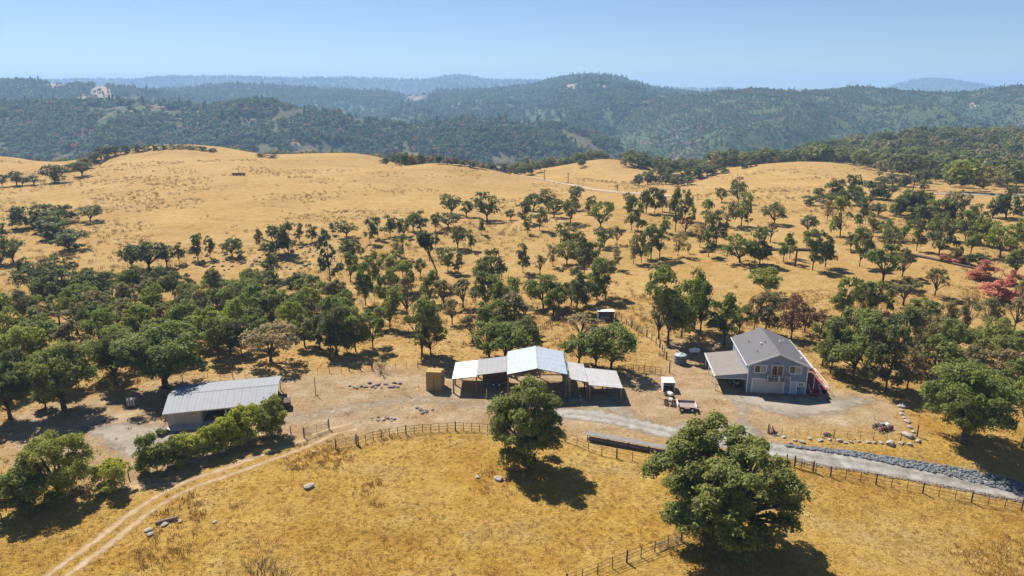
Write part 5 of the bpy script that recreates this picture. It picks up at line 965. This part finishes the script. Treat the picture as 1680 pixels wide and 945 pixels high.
for k in range(14): stone(608+RU.uniform(0, 40), 688+RU.uniform(-4, 4), RU.uniform(4, 7), 'grey stone in the rubble heap below the gravel lane', 'stones of the lower rubble heap', k % 2 == 0)
for k in range(10): stone(684+RU.uniform(0, 26), 676+RU.uniform(-7, 6), RU.uniform(4, 9), 'dark broken block in the heap nearest the rounded oak', 'blocks of the heap by the oak', True)
for (x, y, w, l_) in [(243, 871, 13, 'pale boulder beside the weathered log'), (247, 878, 11, 'lower pale boulder beside the weathered log'), (296, 856, 9, 'grey stone past the end of the weathered log'), (270, 862, 12, 'flat pale stone under the weathered log'), (507, 800, 18, 'lone pale boulder in the pasture'), (352, 857, 8, 'small pale stone in the grass off the log'), (783, 783, 10, 'pale flat stone in the middle of the pasture'), (817, 787, 16, 'pale boulder in the middle of the pasture'), (834, 782, 8, 'small grey stone beside the middle pasture boulder'), (515, 742, 8, 'dark stone at the edge of the dirt track')]: stone(x, y, w, l_)
lg = at(255, 861); lo = empty('fallen_log', lg, .45); tag(lo, 'weathered grey log lying in the pasture', 'log'); MB().tube([(0, 0, .15), (.8, .05, .2), (1.9, 0, .22), (2.3, .05, .25)], [.20, .22, .2, .12], 9).build('bole', M_LOG, lo, None, 0, True); MB().tube([(1.5, 0, .25), (1.9, .4, .5), (2.0, .6, .75)], [.09, .06, .02], 6).build('stub', M_LOG, lo)
# fallen logs lying across the knoll
for (a, b, lab) in [((1148, 415), (1172, 413), 'short dark fallen trunk on the knoll by the pale trees'), ((1236, 411), (1300, 411), 'long dark log lying across the knoll'), ((1300, 411), (1372, 414), 'dark log continuing past the bare snag'), ((1395, 415), (1434, 416), 'dark log in the dry wood above the house'), ((1492, 419), (1600, 442), 'long dark bank of logs below the red shrubs')]:
    p, q = at(*a), at(*b); e = empty('fallen_log', p); tag(e, lab, 'log'); d = q-p; MB().tube([(0, 0, .3), tuple(d*.3+Vector((0, .2, .35))), tuple(d*.7+Vector((0, -.2, .3))), tuple(d+Vector((0, 0, .3)))], [.42, .45, .4, .2], 7).build('bole', M_DARKTIMBER, e); MB().tube([tuple(d*.5+Vector((0, 0, .4))), tuple(d*.56+Vector((0, .5, 1.2)))], [.15, .05], 5).build('branch', M_DARKTIMBER, e)
sg = at(1304, 437); s_ = empty('dead_snag', sg); tag(s_, 'bare dark dead trunk standing on the knoll', 'dead tree'); MB().tube([(0, 0, -.2), (.05, 0, 2.2), (.1, 0, 4.6)], [.32, .26, .16], 7).build('trunk', M_DARKTIMBER, s_); MB().tube([(.08, 0, 3.4), (.6, .1, 4.2)], [.12, .05], 5).build('branch', M_DARKTIMBER, s_)
# bare grey bush at the foot of the pasture
def dead_bush(px, py, h_px, lab, seed):
    p = at(px, py); H_ = at_y(px, py-h_px, p.y).z-p.z; e = empty('dead_bush', p); tag(e, lab, 'bush'); R = random.Random(seed)
    for k in range(9):
        mb = MB()
        def grow(a, d, l, r, dep):
            b = a+d*l; mb.tube([a, a.lerp(b, .5)+Vector((R.uniform(-.05, .05),)*3)*l, b], [r, r*.8, r*.55], 5)
            if dep > 0:
                for _ in range(3): grow(b, (d+Vector((R.uniform(-.7, .7), R.uniform(-.7, .7), R.uniform(-.2, .6)))).normalized(), l*R.uniform(.55, .8), r*.55, dep-1)
        a = k*.7; grow(Vector((0, 0, -.1)), Vector((math.cos(a)*R.uniform(.2, .8), math.sin(a)*R.uniform(.2, .8), 1)).normalized(), H_*R.uniform(.28, .42), .05, 3); mb.build('branch', PALEBARK, e)
dead_bush(425, 960, 62, 'bare brown branching dead bush at the foot of the pasture', 4); dead_bush(460, 965, 40, 'smaller bare bush beside the branching dead bush', 5); dead_bush(625, 612, 24, 'small black burnt stump bush behind the rubble line', 6)
def pile(px, py, wpx, lab, seed):
    p = at(px, py); r = wpx/ppm(p)/2; e = empty('brush_pile', p); tag(e, lab, 'brush pile'); R = random.Random(seed)
    for k in range(14): a = R.uniform(0, 3.14); l = r*R.uniform(.6, 1); z = R.uniform(.05, .45)*r; MB().tube([(-l*math.cos(a), -l*math.sin(a), z*.3), (R.uniform(-.1, .1), R.uniform(-.1, .1), z), (l*math.cos(a), l*math.sin(a), z*.3)], [.03, .06, .03], 5).build('branch', M_DARKTIMBER, e)
pile(1357, 714, 20, 'dark heap of branches inside the stone row', 7); pile(180, 690, 26, 'heap of old branches on the bank below the wood', 8)
# riprap bank and road-side stones: too many and too small to pick apart
def riprap(name, line, wid, n, sz, seed, label, m, lift=.1):
    R = np.random.default_rng(seed); base = [np.array([v.co[:] for v in me.vertices]) for me in RMD]; tri = [np.array([p.vertices[:] for p in me.polygons]) for me in RMD]; V = []; Fc = []; nb = 0
    seg = [(a, b, (b-a).length) for a, b in zip(line[:-1], line[1:])]; tot = sum(s[2] for s in seg)
    ds = R.random(n)*tot
    for d in ds:
        f = d/tot; i = 0; dd = d
        while i < len(seg)-1 and dd > seg[i][2]: dd -= seg[i][2]; i += 1
        a, b, l = seg[i]; q = a.lerp(b, dd/l); t = (b-a).normalized(); w = wid(f); off = R.uniform(-w/2, w/2); x, y = q.x-t.y*off, q.y+t.x*off
        k = int(R.integers(0, 5)); s = R.uniform(*sz)*(.6+.4*R.random()); an = R.random()*6.28; c, s_n = math.cos(an), math.sin(an); v = base[k]*np.array([s, s*R.uniform(.7, 1), s*.8]); v = np.column_stack([v[:, 0]*c-v[:, 1]*s_n+x, v[:, 0]*s_n+v[:, 1]*c+y, v[:, 2]+h1(x, y)+lift*s+.02]); V.append(v); Fc.append(tri[k]+nb); nb += len(v)
    o = mesh_obj(name, np_mesh(name, np.concatenate(V), np.concatenate(Fc), 3), m); tag(o, label, kind='stuff'); return o
L1 = [Vector((p.x, p.y, 0)) for p in P((1290, 732), (1340, 737), (1400, 745), (1480, 759), (1560, 774), (1640, 792), (1720, 812))]
riprap('rubble_bank', L1, lambda f: .5+1.9*min(1, max(0, f*1.5-.1)), 1500, (.13, .34), 5, 'bank of blue grey riprap stones above the driveway', M_RIPRAP)
L2 = [Vector((p.x, p.y, 0)) for p in P((1300, 758), (1340, 764), (1400, 772), (1480, 786), (1560, 800), (1640, 816), (1720, 832))]
riprap('rubble_edge', L2, lambda f: .5, 420, (.06, .17), 6, 'line of small dark stones along the lower edge of the driveway', M_STONE2)
L3 = [Vector((p.x, p.y, 0)) for p in P((330, 440), (420, 425), (520, 425), (600, 400))]
riprap('rubble', L3, lambda f: 26., 150, (.25, .8), 8, 'scatter of dark rocks on the slope beyond the woodland', M_STONE2)
# ------------------------------------------------------------------ haze
hm = bpy.data.materials.new('haze'); hm.use_nodes = True; ht = hm.node_tree; ht.nodes.remove(ht.nodes['Principled BSDF'])
pv = ht.nodes.new('ShaderNodeVolumePrincipled'); pv.inputs['Color'].default_value = (.40, .64, 1.0, 1); pv.inputs['Density'].default_value = HAZE_DENSITY; pv.inputs['Anisotropy'].default_value = 0.12
ht.links.new(pv.outputs[0], ht.nodes['Material Output'].inputs['Volume'])
ZLO = min([float(g[2].min()) for g in HILLS]+[-150.0])-1.0; ZHI = max(float(g[2].max()) for g in HILLS)+45.0
tag(MB().box(-12000, 12000, -600, 10000, ZLO, ZHI).build('haze', hm), kind='stuff')
print('trees', NTREES)
